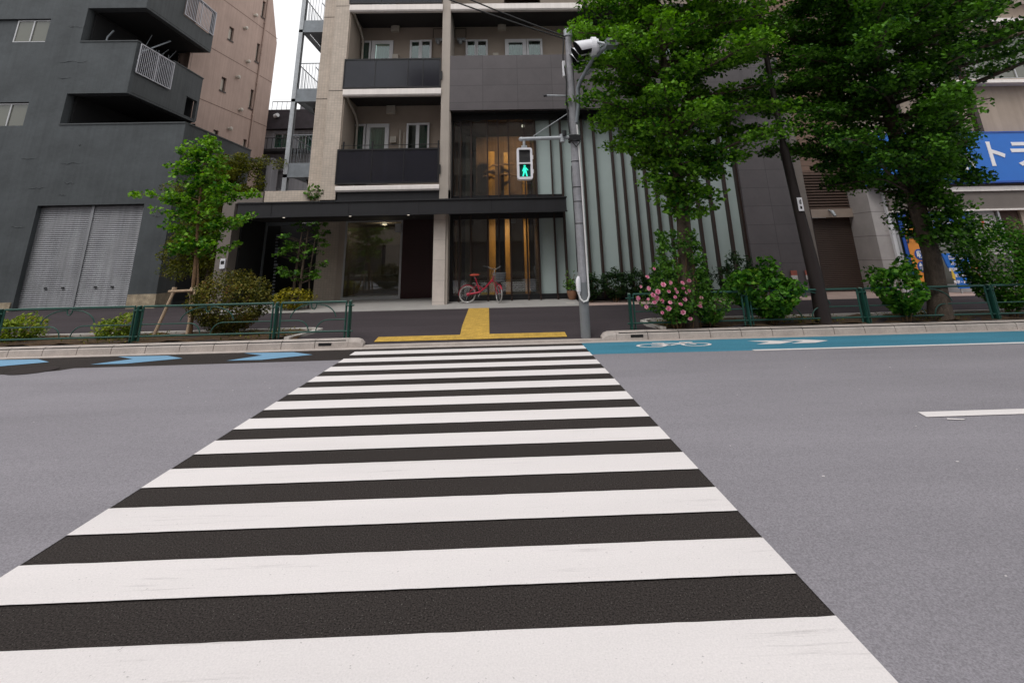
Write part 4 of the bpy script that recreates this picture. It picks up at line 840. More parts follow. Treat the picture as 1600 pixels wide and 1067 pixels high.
for x in (13.32, 15.96, 17.0): f.box(x, x + .07, 16.36, 16.48, .35, 2.745)
f.box(13.32, 17.86, 16.36, 16.48, .15, .4); sf = f.build('shop_front', 'alu', sh)
p = MB(); p.box(13.39, 15.96, 16.44, 16.45, .4, 2.74); p.box(16.03, 17.0, 16.44, 16.45, .4, 2.74); p.build('pane', 'grey_window', sf)
b = MB(); b.box(17.07, 17.86, 16.5, 16.6, .15, 2.74); b.build('dark_doorway', 'interior_brown', sh)
f = MB(); f.box(18.2, 19.4, 16.38, 16.42, .5, .56); f.box(18.2, 18.27, 16.38, 16.42, .56, 2.45); f.box(18.2, 19.4, 16.38, 16.42, 2.4, 2.46); w_ = f.build('window', 'alu', sh); p = MB(); p.box(18.27, 19.4, 16.40, 16.415, .56, 2.4); p.build('pane', 'curtain_dark', w_)
b = MB(); b.poly([(16.08, 16.43, 1.3), (16.95, 16.43, 1.3), (16.95, 16.43, 2.7), (16.08, 16.43, 2.7)]); po = b.build('poster', 'poster', sh)
b = MB(); b.box(16.42, 16.50, 16.42, 16.428, 2.3, 2.5); b.box(16.36, 16.44, 16.42, 16.428, 2.15, 2.28); b.build('poster_print', 'red_print', sh)

sg = thing('shop_sign', 'long bright blue signboard with white lettering above the shop ledge', 'sign', (17, 16.3, 3.7))
b = MB(); b.box(12.72, 24, 16.12, 16.46, 3.72, 5.42); b.build('board', 'sign_blue', sg)
b = MB(); b.box(12.70, 24.02, 16.10, 16.46, 5.42, 5.47); b.box(12.70, 24.02, 16.10, 16.46, 3.66, 3.72); b.build('trim', 'sign_navy', sg)
text_mesh('トランクルーム', 1.02, 'sign_white', face_y(20.32, 16.112, 4.60), 'lettering', sg, .008, .022)
text_mesh('収納', .62, 'sign_white', face_y(15.85, 16.112, 4.35), 'lettering', sg, .008, .015)
bn = thing('shop_banner', 'tall orange and navy banner with round badges on the shop window', 'banner', (13.8, 16.33, .4))
b = MB(); b.box(13.44, 14.2, 16.30, 16.33, .42, 2.74); b.build('backing', 'sign_navy', bn)
b = MB(); b.prism([(13.55, 16.285, .5), (14.14, 16.285, .5), (14.14, 16.285, 2.18), (13.55, 16.285, 2.24)], (0, .012, 0)); b.build('orange_field', 'orange', bn)
text_mesh('トラ', .36, 'sign_white', face_y(13.84, 16.28, 2.26), 'lettering', bn, .004, .012)
text_mesh('屋内', .34, 'black_print', face_y(13.88, 16.28, 1.86), 'lettering', bn, .004, .014)
for ch, z in (('収', 1.36), ('納', .97)):
    b = MB(); b.tube([(13.87, 16.283, z), (13.87, 16.276, z)], .18, 20); b.build('badge', 'sign_navy', bn); text_mesh(ch, .24, 'sign_white', face_y(13.87, 16.272, z - .01), 'lettering', bn, .003, .01)
b = MB(); b.ell((13.75, 16.29, 2.52), (.13, .015, .1)); b.build('emblem', 'red_print', bn)
ws = thing('window_sign', 'navy panel with white characters at the top of the shop window', 'sign', (15.2, 16.33, 2.1))
b = MB(); b.box(14.26, 15.95, 16.30, 16.34, 2.10, 2.735); b.build('board', 'sign_navy', ws)
text_mesh('ルーム', .42, 'sign_white', face_y(15.1, 16.295, 2.34), 'lettering', ws, .004, .012)
ps = thing('notice_board', 'standing blue notice board with lines of white text and a yellow corner', 'sign', (14.7, 15.9, .15))
b = MB(); b.prism([(14.28, 15.9, 1.38), (15.14, 15.9, 1.38), (15.06, 15.9, .30), (14.55, 15.9, .30), (14.52, 15.9, .7), (14.36, 15.9, 1.0)], (0, .05, 0)); b.build('board', 'sign_blue', ps)
b = MB(); b.box(14.46, 15.06, 15.888, 15.896, 1.19, 1.31); b.build('heading_panel', 'sign_white', ps)
text_mesh('24時間出し入れ', .085, 'sign_navy', face_y(14.76, 15.884, 1.25), 'lettering', ps, .002, .002)
for i, tx in enumerate(('月額制で安心', '即日利用できます', '駐車場完備', '見学・お申込み')): text_mesh(tx, .105, 'sign_white', face_y(14.79, 15.894, 1.06 - i * .19), 'lettering', ps, .003, .004)
b = MB(); b.prism([(14.44, 15.89, .95), (14.52, 15.89, .72), (14.5, 15.89, .55), (14.42, 15.89, .62)], (0, .008, 0)); b.build('print', 'yellow_print', ps)
b = MB(); b.box(14.62, 14.66, 15.92, 15.96, .15, .35); b.box(15.0, 15.04, 15.92, 15.96, .15, .35); b.build('stand', 'alu', ps)
pn = thing('price_poster', 'pale pink and white poster right of the blue notice board', 'poster', (15.3, 16.2, .5))
b = MB(); b.box(15.2, 15.7, 16.2, 16.22, .45, 1.05); b.build('sheet', 'poster', pn)
text_mesh('収納', .2, 'red_print', face_y(15.45, 16.195, .88), 'lettering', pn, .003, .004); text_mesh('倉庫', .2, 'red_print', face_y(15.45, 16.195, .62), 'lettering', pn, .003, .004)

# ================================================================== STREET FURNITURE
def fence(name, label, posts, double, y=10.12, zb=.15):
    t = thing(name, label, 'fence', (posts[0], y, zb)); zt, zm, zl = .80, .475, .265
    for i, x in enumerate(posts):
        b = MB(); b.box(x - .022, x + .022, y - .05, y + .05, zb - .1, zt + .01); b.box(x - .012, x + .012, y - .065, y - .05, zb, zt - .05)
        for z in (zt - .07, zl): b.tube([(x - .08, y - .03, z), (x + .08, y - .03, z)], .016, 6)
        b.build('post', 'fence_green', t, .004)
        b = MB(); b.ell((x, y, zt + .012), (.03, .05, .012)); b.build('post_cap', 'fence_worn', t)
    for x0, x1 in zip(posts, posts[1:]):
        a, c = x0 + .08, x1 - .08; xm = (a + c) / 2; h = (c - a) / 2; b = MB()
        b.tube([(a, y, zt), (c, y, zt)], .021, 10); b.tube([(a, y, zl), (c, y, zl)], .017, 8)
        for x in (a, c): b.tube([(x, y, zt), (x, y, zb - .05)], .019, 8)
        r1 = min(.22, h * .5); g_ = .10 if h > .9 else .07
        for s_ in (-1, 1):
            # middle rail that turns down to the bottom rail near the centre
            p = [(xm + s_ * (h), y, zm)] + [(xm + s_ * (g_ + r1 - r1 * math.sin(q)), y, zm - (zm - zl) * (1 - math.cos(q))) for q in np.linspace(0, math.pi / 2, 8)]
            b.tube(p, .011, 7)
            # upper arch from the centre of the top rail outwards and down
            ra = min(.46, h * .62); p = [(xm + s_ * (.05 + ra * math.sin(q)), y, zt - .035 - .27 * (1 - math.cos(q))) for q in np.linspace(0, math.pi / 2 * .93, 9)]
            b.tube(p, .011, 7)
        b.tube([(xm - .05, y, zt - .02), (xm - .045, y, zt - .08), (xm - .02, y, zt - .125), (xm + .02, y, zt - .125), (xm + .045, y, zt - .08), (xm + .05, y, zt - .02)], .011, 7)
        b.build('rail_panel', 'fence_pale', t)
    return t
fence('guard_fence', 'green pipe guard fence with arched rails left of the crossing', [-17.4, -14.8, -12.22, -9.68, -7.05, -4.40, -2.98], 1)
fence('guard_fence', 'green pipe guard fence running right from the rose bush', [2.52, 4.86, 7.22, 9.86, 12.4, 15, 17.6], 1)

# signal pole
SX_, SY_ = 1.61, 10.12
sp_ = thing('signal_pole', 'grey steel signal pole with a white conduit loop, beside the crossing and right kerb', 'pole', (SX_, SY_, .04))
b = MB(); b.tube([(SX_, SY_, .02), (SX_, SY_, 1.05)], .098, 20); b.build('base_section', 'pole_base_grey', sp_)
b = MB(); b.tube([(SX_, SY_, 1.05), (SX_, SY_, 4.0), (SX_, SY_, 6.46)], [.093, .085, .075], 20); b.build('shaft', 'signal_pole_grey', sp_)
b = MB(); b.tube([(SX_, SY_, 6.44), (SX_, SY_, 6.6)], .10, 20); b.ell((SX_, SY_, 6.6), (.095, .095, .03)); b.build('cap', 'galv_light', sp_)
b = MB(); b.tube([(SX_ - .09, SY_ - .03, 4.03), (.47, SY_ - .03, 4.01)], .042, 12); b.ell((.46, SY_ - .03, 4.01), (.06, .05, .05)); b.tube([(1.35, SY_ - .03, 3.93), (1.35, SY_ - .03, 4.1)], .06, 10); b.build('signal_arm', 'galv_light', sp_)
b = MB()
for z in (4.0, 4.06, 3.94): b.tube([(SX_ + .12 * math.cos(a), SY_ + .12 * math.sin(a), z) for a in np.linspace(0, 6.28, 14)], .018, 6)
b.box(SX_ - .12, SX_ + .13, SY_ - .13, SY_ - .09, 3.95, 4.06); b.tube([(SX_ - .22, SY_ - .12, 4.05), (SX_ - .22, SY_ - .12, 4.16)], .045, 8)
b.tube([(SX_ + .1, SY_ - .1, 3.9), (SX_ + .02, SY_ - .12, 3.8), (SX_ - .06, SY_ - .12, 3.9)], .015, 6); b.build('clamp', 'black_metal', sp_)
b = MB(); b.tube([(.72, SY_ - .03, 4.07), (1.50, SY_, 4.58)], .008, 5); b.build('stay_wire', 'galv_light', sp_)
b = MB(); b.tube([(SX_ + .06, SY_ - .04, 4.35), (SX_ + .13, SY_ - .06, 4.75), (1.74, 10.0, 5.12), (1.80, 9.95, 5.28), (2.02, 9.55, 5.62), (2.30, 9.18, 5.80)], .045, 12); b.box(2.22, 2.46, 9.0, 9.24, 5.70, 5.86); b.build('bent_arm', 'galvanised', sp_)
b = MB(); b.box(2.28, 2.40, 8.994, 9.0, 5.73, 5.83); b.build('arm_end', 'black_metal', sp_)
b = MB(); b.tube([(1.04, SY_ - .05, 4.99), (SX_ - .08, SY_, 4.99)], .022, 8); b.build('short_arm', 'galv_light', sp_); b = MB(); b.tube([(.98, SY_ - .05, 4.985), (1.05, SY_ - .05, 4.99)], .03, 8); b.build('arm_tip', 'black_metal', sp_)
b = MB(); b.box(1.44, 1.50, SY_ - .05, SY_ + .05, 5.45, 5.82); b.build('junction_box', 'signal_white', sp_, .01)
b = MB(); b.tube([(SX_ - .11, SY_ - .03, 6.4), (SX_ - .15, SY_ - .03, 5.9), (SX_ - .1, SY_ - .05, 5.3), (SX_ - .13, SY_ - .05, 4.9), (SX_ - .1, SY_ - .08, 4.1)], .018, 6); b.tube([(SX_ - .1, SY_ - .06, 3.4), (SX_ - .11, SY_ - .06, 3.2), (SX_ - .1, SY_ - .06, 2.2), (SX_ - .1, SY_ - .05, 1.25)], .009, 5)
for z in (3.5, 2.95, 2.65, 2.2): b.tube([(SX_ + .09 * math.cos(a), SY_ + .09 * math.sin(a), z) for a in np.linspace(0, 6.28, 14)], .009, 5)
b.build('cable', 'wire', sp_)
b = MB(); b.tube([(SX_ + .07, SY_ - .07, 4.3), (SX_ + .095, SY_ - .06, 3.0), (SX_ + .10, SY_ - .06, 1.0), (SX_ + .10, SY_ - .07, .80), (SX_ + .06, SY_ - .1, .715), (SX_ - .02, SY_ - .12, .69), (SX_ - .08, SY_ - .1, .75), (SX_ - .11, SY_ - .09, .86)], .019, 8); b.build('conduit', 'pipe_white', sp_)
b = MB(); b.tube([(SX_ - .10, SY_ - .09, .88), (SX_ - .105, SY_ - .09, 1.02), (SX_ - .10, SY_ - .09, 1.12), (SX_ - .09, SY_ - .09, 1.17)], [.042, .05, .045, .02], 10); b.tube([(SX_ - .10, SY_ - .09, .84), (SX_ - .10, SY_ - .09, .9)], .03, 8); b.build('push_box', 'signal_white', sp_)

ps_ = thing('pedestrian_signal', 'white cased pedestrian signal showing a green walking figure, hanging from the pole arm', 'pedestrian signal', (.52, 10.05, 3.5))
cx, yy, z0, z1, hw = .515, 10.0, 3.125, 3.80, .165
def rrect(x0, x1, z0, z1, r, y, n=6):
    P = []
    for (cx_, cz_, a0) in ((x1 - r, z1 - r, 0), (x0 + r, z1 - r, 90), (x0 + r, z0 + r, 180), (x1 - r, z0 + r, 270)):
        for k in range(n + 1): a = math.radians(a0 + 90 * k / n); P.append((cx_ + r * math.cos(a), y, cz_ + r * math.sin(a)))
    return P
b = MB(); b.prism(rrect(cx - hw, cx + hw, z0, z1, .05, yy + .03), (0, .16, 0))
for (za, zb) in ((z0, z0 + .045), (z1 - .045, z1), ((z0 + z1) / 2 - .02, (z0 + z1) / 2 + .02)): pass
O = rrect(cx - hw, cx + hw, z0, z1, .05, yy); n = len(O); b.v_ = None
def plate(b, holes_):       # front bezel with two square openings
    us = [cx - hw, cx - .118, cx + .118, cx + hw]; zm = (z0 + z1) / 2; vs_ = [z0, z0 + .05, zm - .018, zm + .018, z1 - .05, z1]
    for i in range(3):
        for j in range(5):
            if i == 1 and j in (1, 3): continue
            x_0, x_1, y_0, y_1 = us[i], us[i + 1], vs_[j], vs_[j + 1]; pts_ = [(x_0, yy, y_0), (x_1, yy, y_0), (x_1, yy, y_1), (x_0, yy, y_1)]
            if i != 1 and j in (0, 4):
                cxn = cx + (hw - .05) * (1 if i == 2 else -1); czn = (z0 + .05) if j == 0 else (z1 - .05); a0 = {(2, 4): 0, (0, 4): 90, (0, 0): 180, (2, 0): 270}[(i, j)]
                pts_ = [(cxn - (0 if 1 else 0), yy, czn)] + [(cxn + .05 * math.cos(math.radians(a0 + 15 * k)), yy, czn + .05 * math.sin(math.radians(a0 + 15 * k))) for k in range(7)]
                # inner corner reaches the opening edge
                pts_[0] = (us[1] if i == 0 else us[2], yy, vs_[1] if j == 0 else vs_[4])
            b.prism(pts_, (0, .03, 0))
plate(b, None); b.box(cx + hw, cx + hw + .02, yy + .03, yy + .09, 3.56, 3.64); b.box(cx + hw, cx + hw + .02, yy + .03, yy + .09, 3.26, 3.34); b.build('casing', 'signal_white', ps_)
b = MB(); b.box(cx - .06, cx + .06, yy + .04, yy + .12, 3.80, 3.86); b.tube([(cx, yy + .08, 3.86), (cx, yy + .08, 3.97)], .03, 8); b.build('hanger', 'galv_light', ps_)
b = MB(); b.box(cx - .118, cx + .118, yy + .026, yy + .029, 3.48, 3.75); b.build('red_lens', 'lens_grey', ps_)
b = MB()
for i in range(9): b.box(cx - .115, cx + .115, yy + .006, yy + .02, 3.492 + i * .029, 3.494 + i * .029)
b.box(cx - .118, cx + .118, yy - .03, yy, 3.735, 3.75); b.box(cx - .118, cx + .118, yy - .03, yy, 3.43, 3.445); b.build('hood', 'visor_black', ps_)
b = MB(); b.box(cx - .118, cx + .118, yy + .026, yy + .029, 3.175, 3.445); gl_ = b.build('green_lens', 'lens_dark_green', ps_)
b = MB(); Y_ = yy + .02; zc = 3.30
b.tube([(cx - .005, Y_, zc + .105), (cx - .005, Y_ - .004, zc + .105)], .025, 12)
for q in ([(-.035, .075), (.03, .075), (.028, .0), (-.028, .0)], [(-.035, .07), (-.06, .0), (-.045, -.01), (-.02, .05)], [(.03, .07), (.07, .02), (.06, .008), (.02, .05)], [(-.03, .005), (.005, .005), (-.03, -.11), (-.058, -.11)], [(-.004, .005), (.03, .005), (.055, -.11), (.028, -.11)]):
    b.prism([(cx + x, Y_, zc + z) for x, z in q], (0, -.004, 0))
b.build('walking_figure', 'lens_green', gl_)

ts = thing('traffic_signal', 'white backed traffic signal with three black visors atop the signal pole', 'traffic signal', (2.0, 9.6, 5.7))
HX, HY0, HY1, HZ = 1.98, 9.25, 10.25, 5.86
b = MB(); pr = []
for a in np.linspace(0, 2 * math.pi, 28, endpoint=False):
    ca, sa = math.cos(a), math.sin(a); pr.append((HX, (HY0 + HY1) / 2 + .34 * np.sign(ca) * (abs(ca) > 1e-6) + .17 * ca, HZ + .205 * sa))
b.prism(pr, (.10, 0, 0)); b.prism([(p[0] + .10, (HY0 + HY1) / 2 + (p[1] - (HY0 + HY1) / 2) * .93, HZ + (p[2] - HZ) * .86) for p in pr], (.05, 0, 0)); b.build('casing', 'signal_white', ts)
for i in range(3):
    yc = HY0 + .17 + i * .33; b = MB(); N_ = 22; P0, P1, P2, P3 = [], [], [], []
    for k in range(N_ + 1):
        a = math.radians(-35 + 250 * k / N_); c_, s_ = math.cos(a) * .16, math.sin(a) * .16; l_ = .24 + .14 * (math.sin(a) + .4) / 1.4
        P0.append((HX, yc + c_, HZ + s_)); P1.append((HX - l_, yc + c_ * .97, HZ + s_ * .97 - .05)); P2.append((HX, yc + c_ * .95, HZ + s_ * .95)); P3.append((HX - l_, yc + c_ * .93, HZ + s_ * .93 - .05))
    b.m = 1
    for k in range(N_): b.add([P0[k], P0[k + 1], P1[k + 1], P1[k]], [(0, 1, 2, 3)], True)
    b.m = 0
    for k in range(N_): b.add([P2[k], P3[k], P3[k + 1], P2[k + 1]], [(0, 1, 2, 3)], True); b.add([P1[k], P1[k + 1], P3[k + 1], P3[k]], [(0, 1, 2, 3)])
    v_ = b.build('visor', ['visor_black', 'signal_white'], ts)
    b = MB(); b.ell((HX - .005, yc, HZ), (.02, .135, .135)); b.build('lens', 'lens_off', ts)
b = MB(); b.tube([(HX + .1, 9.62, HZ - .02), (HX + .32, 9.3, HZ + .02)], .022, 8); b.tube([(HX + .1, 9.3, HZ + .05), (2.3, 9.15, 5.78)], .03, 8); b.tube([(HX - .05, 9.85, 5.38), (HX + .1, 9.8, 5.5)], .03, 8); b.tube([(HX + .02, 9.7, 5.46), (HX - .12, 9.85, 5.36)], .02, 6); b.build('bracket', 'galv_light', ts)

for (p1, p2, lb) in (((1.57, 10.1, 6.36), (-9.2, 9.4, 11.2), 'lower of two thin black cables running from the signal pole top'), ((1.52, 10.1, 6.44), (-8.6, 9.4, 11.65), 'upper of two thin black cables running from the signal pole top')):
    b = MB(); b.tube([V(*p1) * (1 - t_) + V(*p2) * t_ - V(0, 0, 1.0) * 4 * t_ * (1 - t_) * .35 for t_ in np.linspace(0, 1, 14)], .017, 6); tag(b.build('overhead_cable', 'wire'), lb, 'cable', 'overhead cables')

dp = thing('utility_pole', 'dark brown steel pole with a small white number plate, right of the hydrangea', 'pole', (6.38, 10.15, .15))
b = MB(); b.tube([(6.40, 10.2, .1), (6.40, 10.2, 1.0), (6.30, 10.2, 2.6), (6.24, 10.2, 3.7), (6.235, 10.2, 3.85), (6.2, 10.2, 9.5)], [.15, .135, .098, .092, .06, .055], 20); b.build('shaft', 'pole_brown', dp)
b = MB()
for z in (4.0, 4.6, 5.2): b.tube([(6.225 + .07 * math.cos(a), 10.2 + .07 * math.sin(a), z) for a in np.linspace(0, 6.28, 14)], .012, 5)
b.tube([(6.2, 10.1, 5.25), (5.75, 10.0, 5.2)], .02, 6); b.build('band', 'black_metal', dp)
b = MB(); b.box(6.24, 6.35, 10.07, 10.08, 2.36, 2.64); pl = b.build('number_plate', 'sign_white', dp); b = MB(); b.box(6.275, 6.315, 10.065, 10.068, 2.40, 2.46); b.box(6.275, 6.29, 10.065, 10.068, 2.5, 2.58); b.box(6.30, 6.315, 10.065, 10.068, 2.5, 2.6); b.build('print', 'black_print', pl)

# ================================================================== BICYCLE
bk = thing('bicycle', 'small pinkish red bicycle with front basket parked against the glass front', 'bicycle', (-1.10, 16.02, .212))
bk.rotation_euler = (0, 0, math.radians(0)); bx, by, bz = -1.10, 16.02, .212
def Bp(x, y, z): return (bx + x, by + y, bz + z)
def wheel(c, ang, pm='tyre_pale'):
    u = V(math.cos(ang), math.sin(ang), 0); cc = V(*Bp(*c)); w_ = MB()
    ring_ = [cc + .245 * (math.cos(a) * u + math.sin(a) * V(0, 0, 1)) for a in np.linspace(0, 2 * math.pi, 32, endpoint=False)]
    w_.tube(ring_, .019, 8, closed=True); wo = w_.build('wheel', pm, bk)
    r_ = MB(); r_.tube([cc + (q - cc) * .90 for q in ring_], .011, 6, closed=True); r_.build('rim', 'chrome', wo)
    s_ = MB(); n_ = np.cross(u, (0, 0, 1))
    for k in range(20): a = 2 * math.pi * k / 20; s_.tube([cc + n_ * .02 * (-1) ** k, cc + .22 * (math.cos(a) * u + math.sin(a) * V(0, 0, 1))], .0022, 3)
    s_.tube([cc - n_ * .05, cc + n_ * .05], .022, 8); s_.build('spokes', 'chrome', wo); return wo
wheel((0, 0, .268), 0); FA = math.radians(-68); fw = (.99, -.06, .268); wheel(fw, FA)
b = MB(); b.tube([Bp(.40, 0, .34), Bp(.56, 0, .45), Bp(.80, 0, .70)], .026, 10); b.tube([Bp(.40, 0, .30), Bp(.31, 0, .56), Bp(.24, 0, .78)], .02, 10)
for s_ in (-.05, .05): b.tube([Bp(0, s_, .268), Bp(.2, s_ * .8, .30), Bp(.40, s_ * .4, .32)], .012, 8); b.tube([Bp(0, s_, .268), Bp(.16, s_ * .8, .42), Bp(.31, s_ * .3, .55)], .010, 8)
b.tube([Bp(.78, 0, .62), Bp(.84, 0, .80)], .03, 10)
b.tube([Bp(.31, 0, .54), Bp(.5, 0, .42)], .014, 8)
for s_ in (-.05, .05):
    n_ = V(-math.sin(FA), math.cos(FA), 0) * s_; b.tube([V(*Bp(.84, 0, .66)) + n_ * .5, V(*Bp(.90, -.02, .56)) + n_, V(*Bp(*fw)) + n_], .013, 8)
b.build('frame', 'bike_red', bk)
b = MB()
def fender(c, u, a0, a1, r=.285, w_=.03):
    cc = V(*Bp(*c)); n_ = np.cross(u, (0, 0, 1)); A = np.linspace(math.radians(a0), math.radians(a1), 16); vs = []; fs = []
    for a in A:
        d = math.cos(a) * u + math.sin(a) * V(0, 0, 1)
        for s_, rr in ((-1, r - .012), (-.6, r), (.6, r), (1, r - .012)): vs.append(cc + d * rr + n_ * w_ * s_)
    for i in range(len(A) - 1):
        for k in range(3): fs.append((i * 4 + k, i * 4 + k + 1, i * 4 + k + 5, i * 4 + k + 4))
    b.add(vs, fs, True)
fender((0, 0, .268), V(1, 0, 0), 15, 185); fender(fw, V(math.cos(FA), math.sin(FA), 0), 30, 190); b.build('mudguard', 'bike_red', bk)
b = MB(); b.tube([Bp(.08, -.07, .28), Bp(.4, -.07, .33)], .03, 8); b.tube([Bp(-.02, -.07, .27), Bp(.06, -.07, .27)], .05, 10); b.build('chain_guard', 'bike_red', bk)
b = MB(); b.ell(Bp(.20, 0, .84), (.13, .085, .035), 14, 8); b.ell(Bp(.30, 0, .845), (.08, .035, .025)); b.build('saddle', 'saddle_red', bk)
b = MB(); b.tube([Bp(.24, 0, .72), Bp(.22, 0, .83)], .014, 8); b.tube([Bp(.84, 0, .80), Bp(.86, 0, 1.0)], .014, 8)
hv = V(-math.sin(FA), math.cos(FA), 0)       # handlebar runs across the turned front wheel
hb = V(*Bp(.86, 0, 1.0)); b.tube([hb - hv * .26 + V(-.08, 0, .09), hb - hv * .2 + V(-.03, 0, .08), hb - hv * .06, hb + hv * .06, hb + hv * .2 + V(0, 0, .09), hb + hv * .26 + V(-.06, 0, .1)], .012, 8)
b.tube([Bp(.40, -.09, .31), Bp(.34, -.09, .18)], .01, 6); b.tube([Bp(.40, .09, .31), Bp(.46, .09, .44)], .01, 6); b.tube([Bp(-.0, .06, .27), Bp(-.06, .12, .02)], .01, 6)
b.build('handlebar', 'chrome', bk)
b = MB(); b.tube([hb - hv * .26 + V(-.12, 0, .09), hb - hv * .20 + V(-.03, 0, .08)], .027, 8); b.tube([hb + hv * .20 + V(0, 0, .09), hb + hv * .27 + V(-.10, 0, .1)], .027, 8); b.tube([Bp(.72, 0, .74), Bp(.76, 0, .92), Bp(.84, 0, 1.04)], .008, 6)
b.box(bx + .29, bx + .39, by - .12, by - .06, bz + .165, bz + .19); b.build('grip', 'rubber', bk)
b = MB(); bc = V(*Bp(1.0, -.05, .64)); fu = V(math.cos(FA) * .5 + .5, math.sin(FA) * .5, 0); fu /= np.linalg.norm(fu); fn = np.cross(fu, (0, 0, 1))
def bk_pt(u, v, z): k = 1 + .18 * z / .24; return bc + fu * (u * .12 * k) + fn * (v * .15 * k) + V(0, 0, z)
for z in np.linspace(0, .24, 6): b.tube([bk_pt(-1, -1, z), bk_pt(1, -1, z), bk_pt(1, 1, z), bk_pt(-1, 1, z)], .004 if z < .23 else .008, 5, closed=True)
for q in np.linspace(-1, 1, 7):
    for s_ in (-1, 1): b.tube([bk_pt(q, s_, 0), bk_pt(q, s_, .24)], .003, 4); b.tube([bk_pt(s_, q, 0), bk_pt(s_, q, .24)], .003, 4)
    b.tube([bk_pt(q, -1, 0), bk_pt(q, 1, 0)], .003, 4); b.tube([bk_pt(-1, q, 0), bk_pt(1, q, 0)], .003, 4)
b.build('basket', 'galvanised', bk)

# ================================================================== SMALL THINGS BY THE WALLS
pt = thing('flower_pot', 'terracotta flower pot with a thin leafy plant by the glass front', 'flower pot', (2.22, 16.25, .24))
b = MB(); b.tube([(2.22, 16.25, .24), (2.22, 16.25, .36), (2.22, 16.25, .47), (2.22, 16.25, .5)], [.10, .14, .165, .16], 18); b.build('pot', 'terracotta', pt)
c_ = [(2.2 + NR.normal() * .12, 16.2 + NR.normal() * .1, .55 + abs(NR.normal()) * .22) for _ in range(150)]; leaves('foliage', np.array(c_), .10, 'glossy_leaf', pt, .4, .45)
b = MB(); [b.tube([(2.22, 16.25, .45), (2.22 + dx, 16.2, 1.0)], .008, 5) for dx in (-.2, -.05, .1)]; b.build('stems', 'bark_young', pt)
b = MB(); b.box(1.93, 2.2, 15.45, 15.85, .17, .20); tag(b.build('loose_slab', 'concrete_light', None, .006), 'small pale loose paving slab lying beside the flower pot', 'slab')
ic = thing('intercom', 'small white intercom box on the dark pier behind the sapling', 'intercom', (-8.75, 15.86, 1.6))
b = MB(); b.box(-8.82, -8.66, 15.85, 15.9, 1.42, 1.72); b.build('box', 'signal_white', ic, .008); b = MB(); b.box(-8.79, -8.69, 15.84, 15.85, 1.56, 1.66); b.build('speaker', 'visor_black', ic)
for x, lb in ((9.52, 'left of two small red and white notices on the dark cladding'), (10.0, 'right of two small red and white notices, beside the brown pole')):
    nb = thing('notice', lb, 'notice', (x, 16.25, .8), 'small notices on the dark cladding'); b = MB(); b.box(x - .10, x + .10, 16.25, 16.28, .80, .95); b.build('red_half', 'notice_red', nb); b = MB(); b.box(x - .10, x + .10, 16.25, 16.28, .66, .80); b.build('pale_half', 'poster', nb)
mh = MB(); mh.poly([(-7.45 + .33 * math.cos(a), 8.55 + .3 * math.sin(a), .012) for a in np.linspace(0, 2 * math.pi, 24, endpoint=False)]); struct(mh.build('manhole_cover', 'pole_brown')); 

# ================================================================== TREES AND SHRUBS
p1 = [(2.35, .3), (2.6, .55), (2.85, .85), (3.1, 1.15), (3.5, 1.5), (3.9, 1.95), (4.3, 2.2), (5.0, 2.45), (6.2, 2.5), (8, 2.1), (9.5, 1.2), (10.6, .25)]
big_tree('ginkgo_tree', 'tall bright green ginkgo beside the signal pole with creeper round its trunk', (3.84, 10.25, .15),
         [(3.74, 10.25, .05, .19), (3.76, 10.25, 1.0, .165), (3.84, 10.25, 2.2, .14), (3.80, 10.25, 4.2, .115), (3.8, 10.25, 7, .08), (3.8, 10.25, 10.6, .02)], p1, 'ginkgo_leaf', 3, step=.075, leaf=.080, per=72, xr=(.92, 1.16), crad=.32)
p2 = [(1.3, .35), (1.6, .65), (2.2, .85), (2.75, .9), (3.0, 1.6), (3.3, 2.3), (3.7, 2.6), (4.3, 2.85), (5.2, 3.2), (6.8, 3.35), (8.2, 2.9), (10, 1.5), (11.4, .3)]
big_tree('ginkgo_tree', 'large dark green ginkgo tree in front of the blue shop sign', (8.9, 10.3, .15),
         [(8.88, 10.3, .0, .25), (8.92, 10.3, .5, .19), (9.02, 10.3, 1.4, .16), (8.90, 10.3, 4.2, .15), (8.88, 10.3, 7.5, .10), (8.86, 10.3, 11.2, .02)], p2, 'ginkgo_leaf_dark', 8, step=.058, leaf=.074, per=84, xr=(1.0, 1.15), crad=.32, keep=lambda c: not (c[2] < 4.95 and c[0] + (10.3 - c[1]) * .95 > 10.65) and not (c[2] < 3.9 and c[0] + (10.3 - c[1]) * .95 > 10.65 - (3.9 - c[2]) * .95) and not (4.6 < c[2] < 5.9 and c[0] > 9.9 and rnd.random() < .25) and not (c[2] < 2.95 and not 8.85 < c[0] < 9.5) and c[2] > 1.75, extra=[(9.0 + rnd.uniform(-.18, .5), 10.0 + rnd.uniform(-.35, .25), z_ + rnd.uniform(-.05, .05)) for z_ in np.linspace(1.62, 2.95, 34)] + [(9.6 + rnd.uniform(-.3, .55), 10.1 + rnd.uniform(-.3, .3), rnd.uniform(2.85, 3.5)) for _ in range(12)])
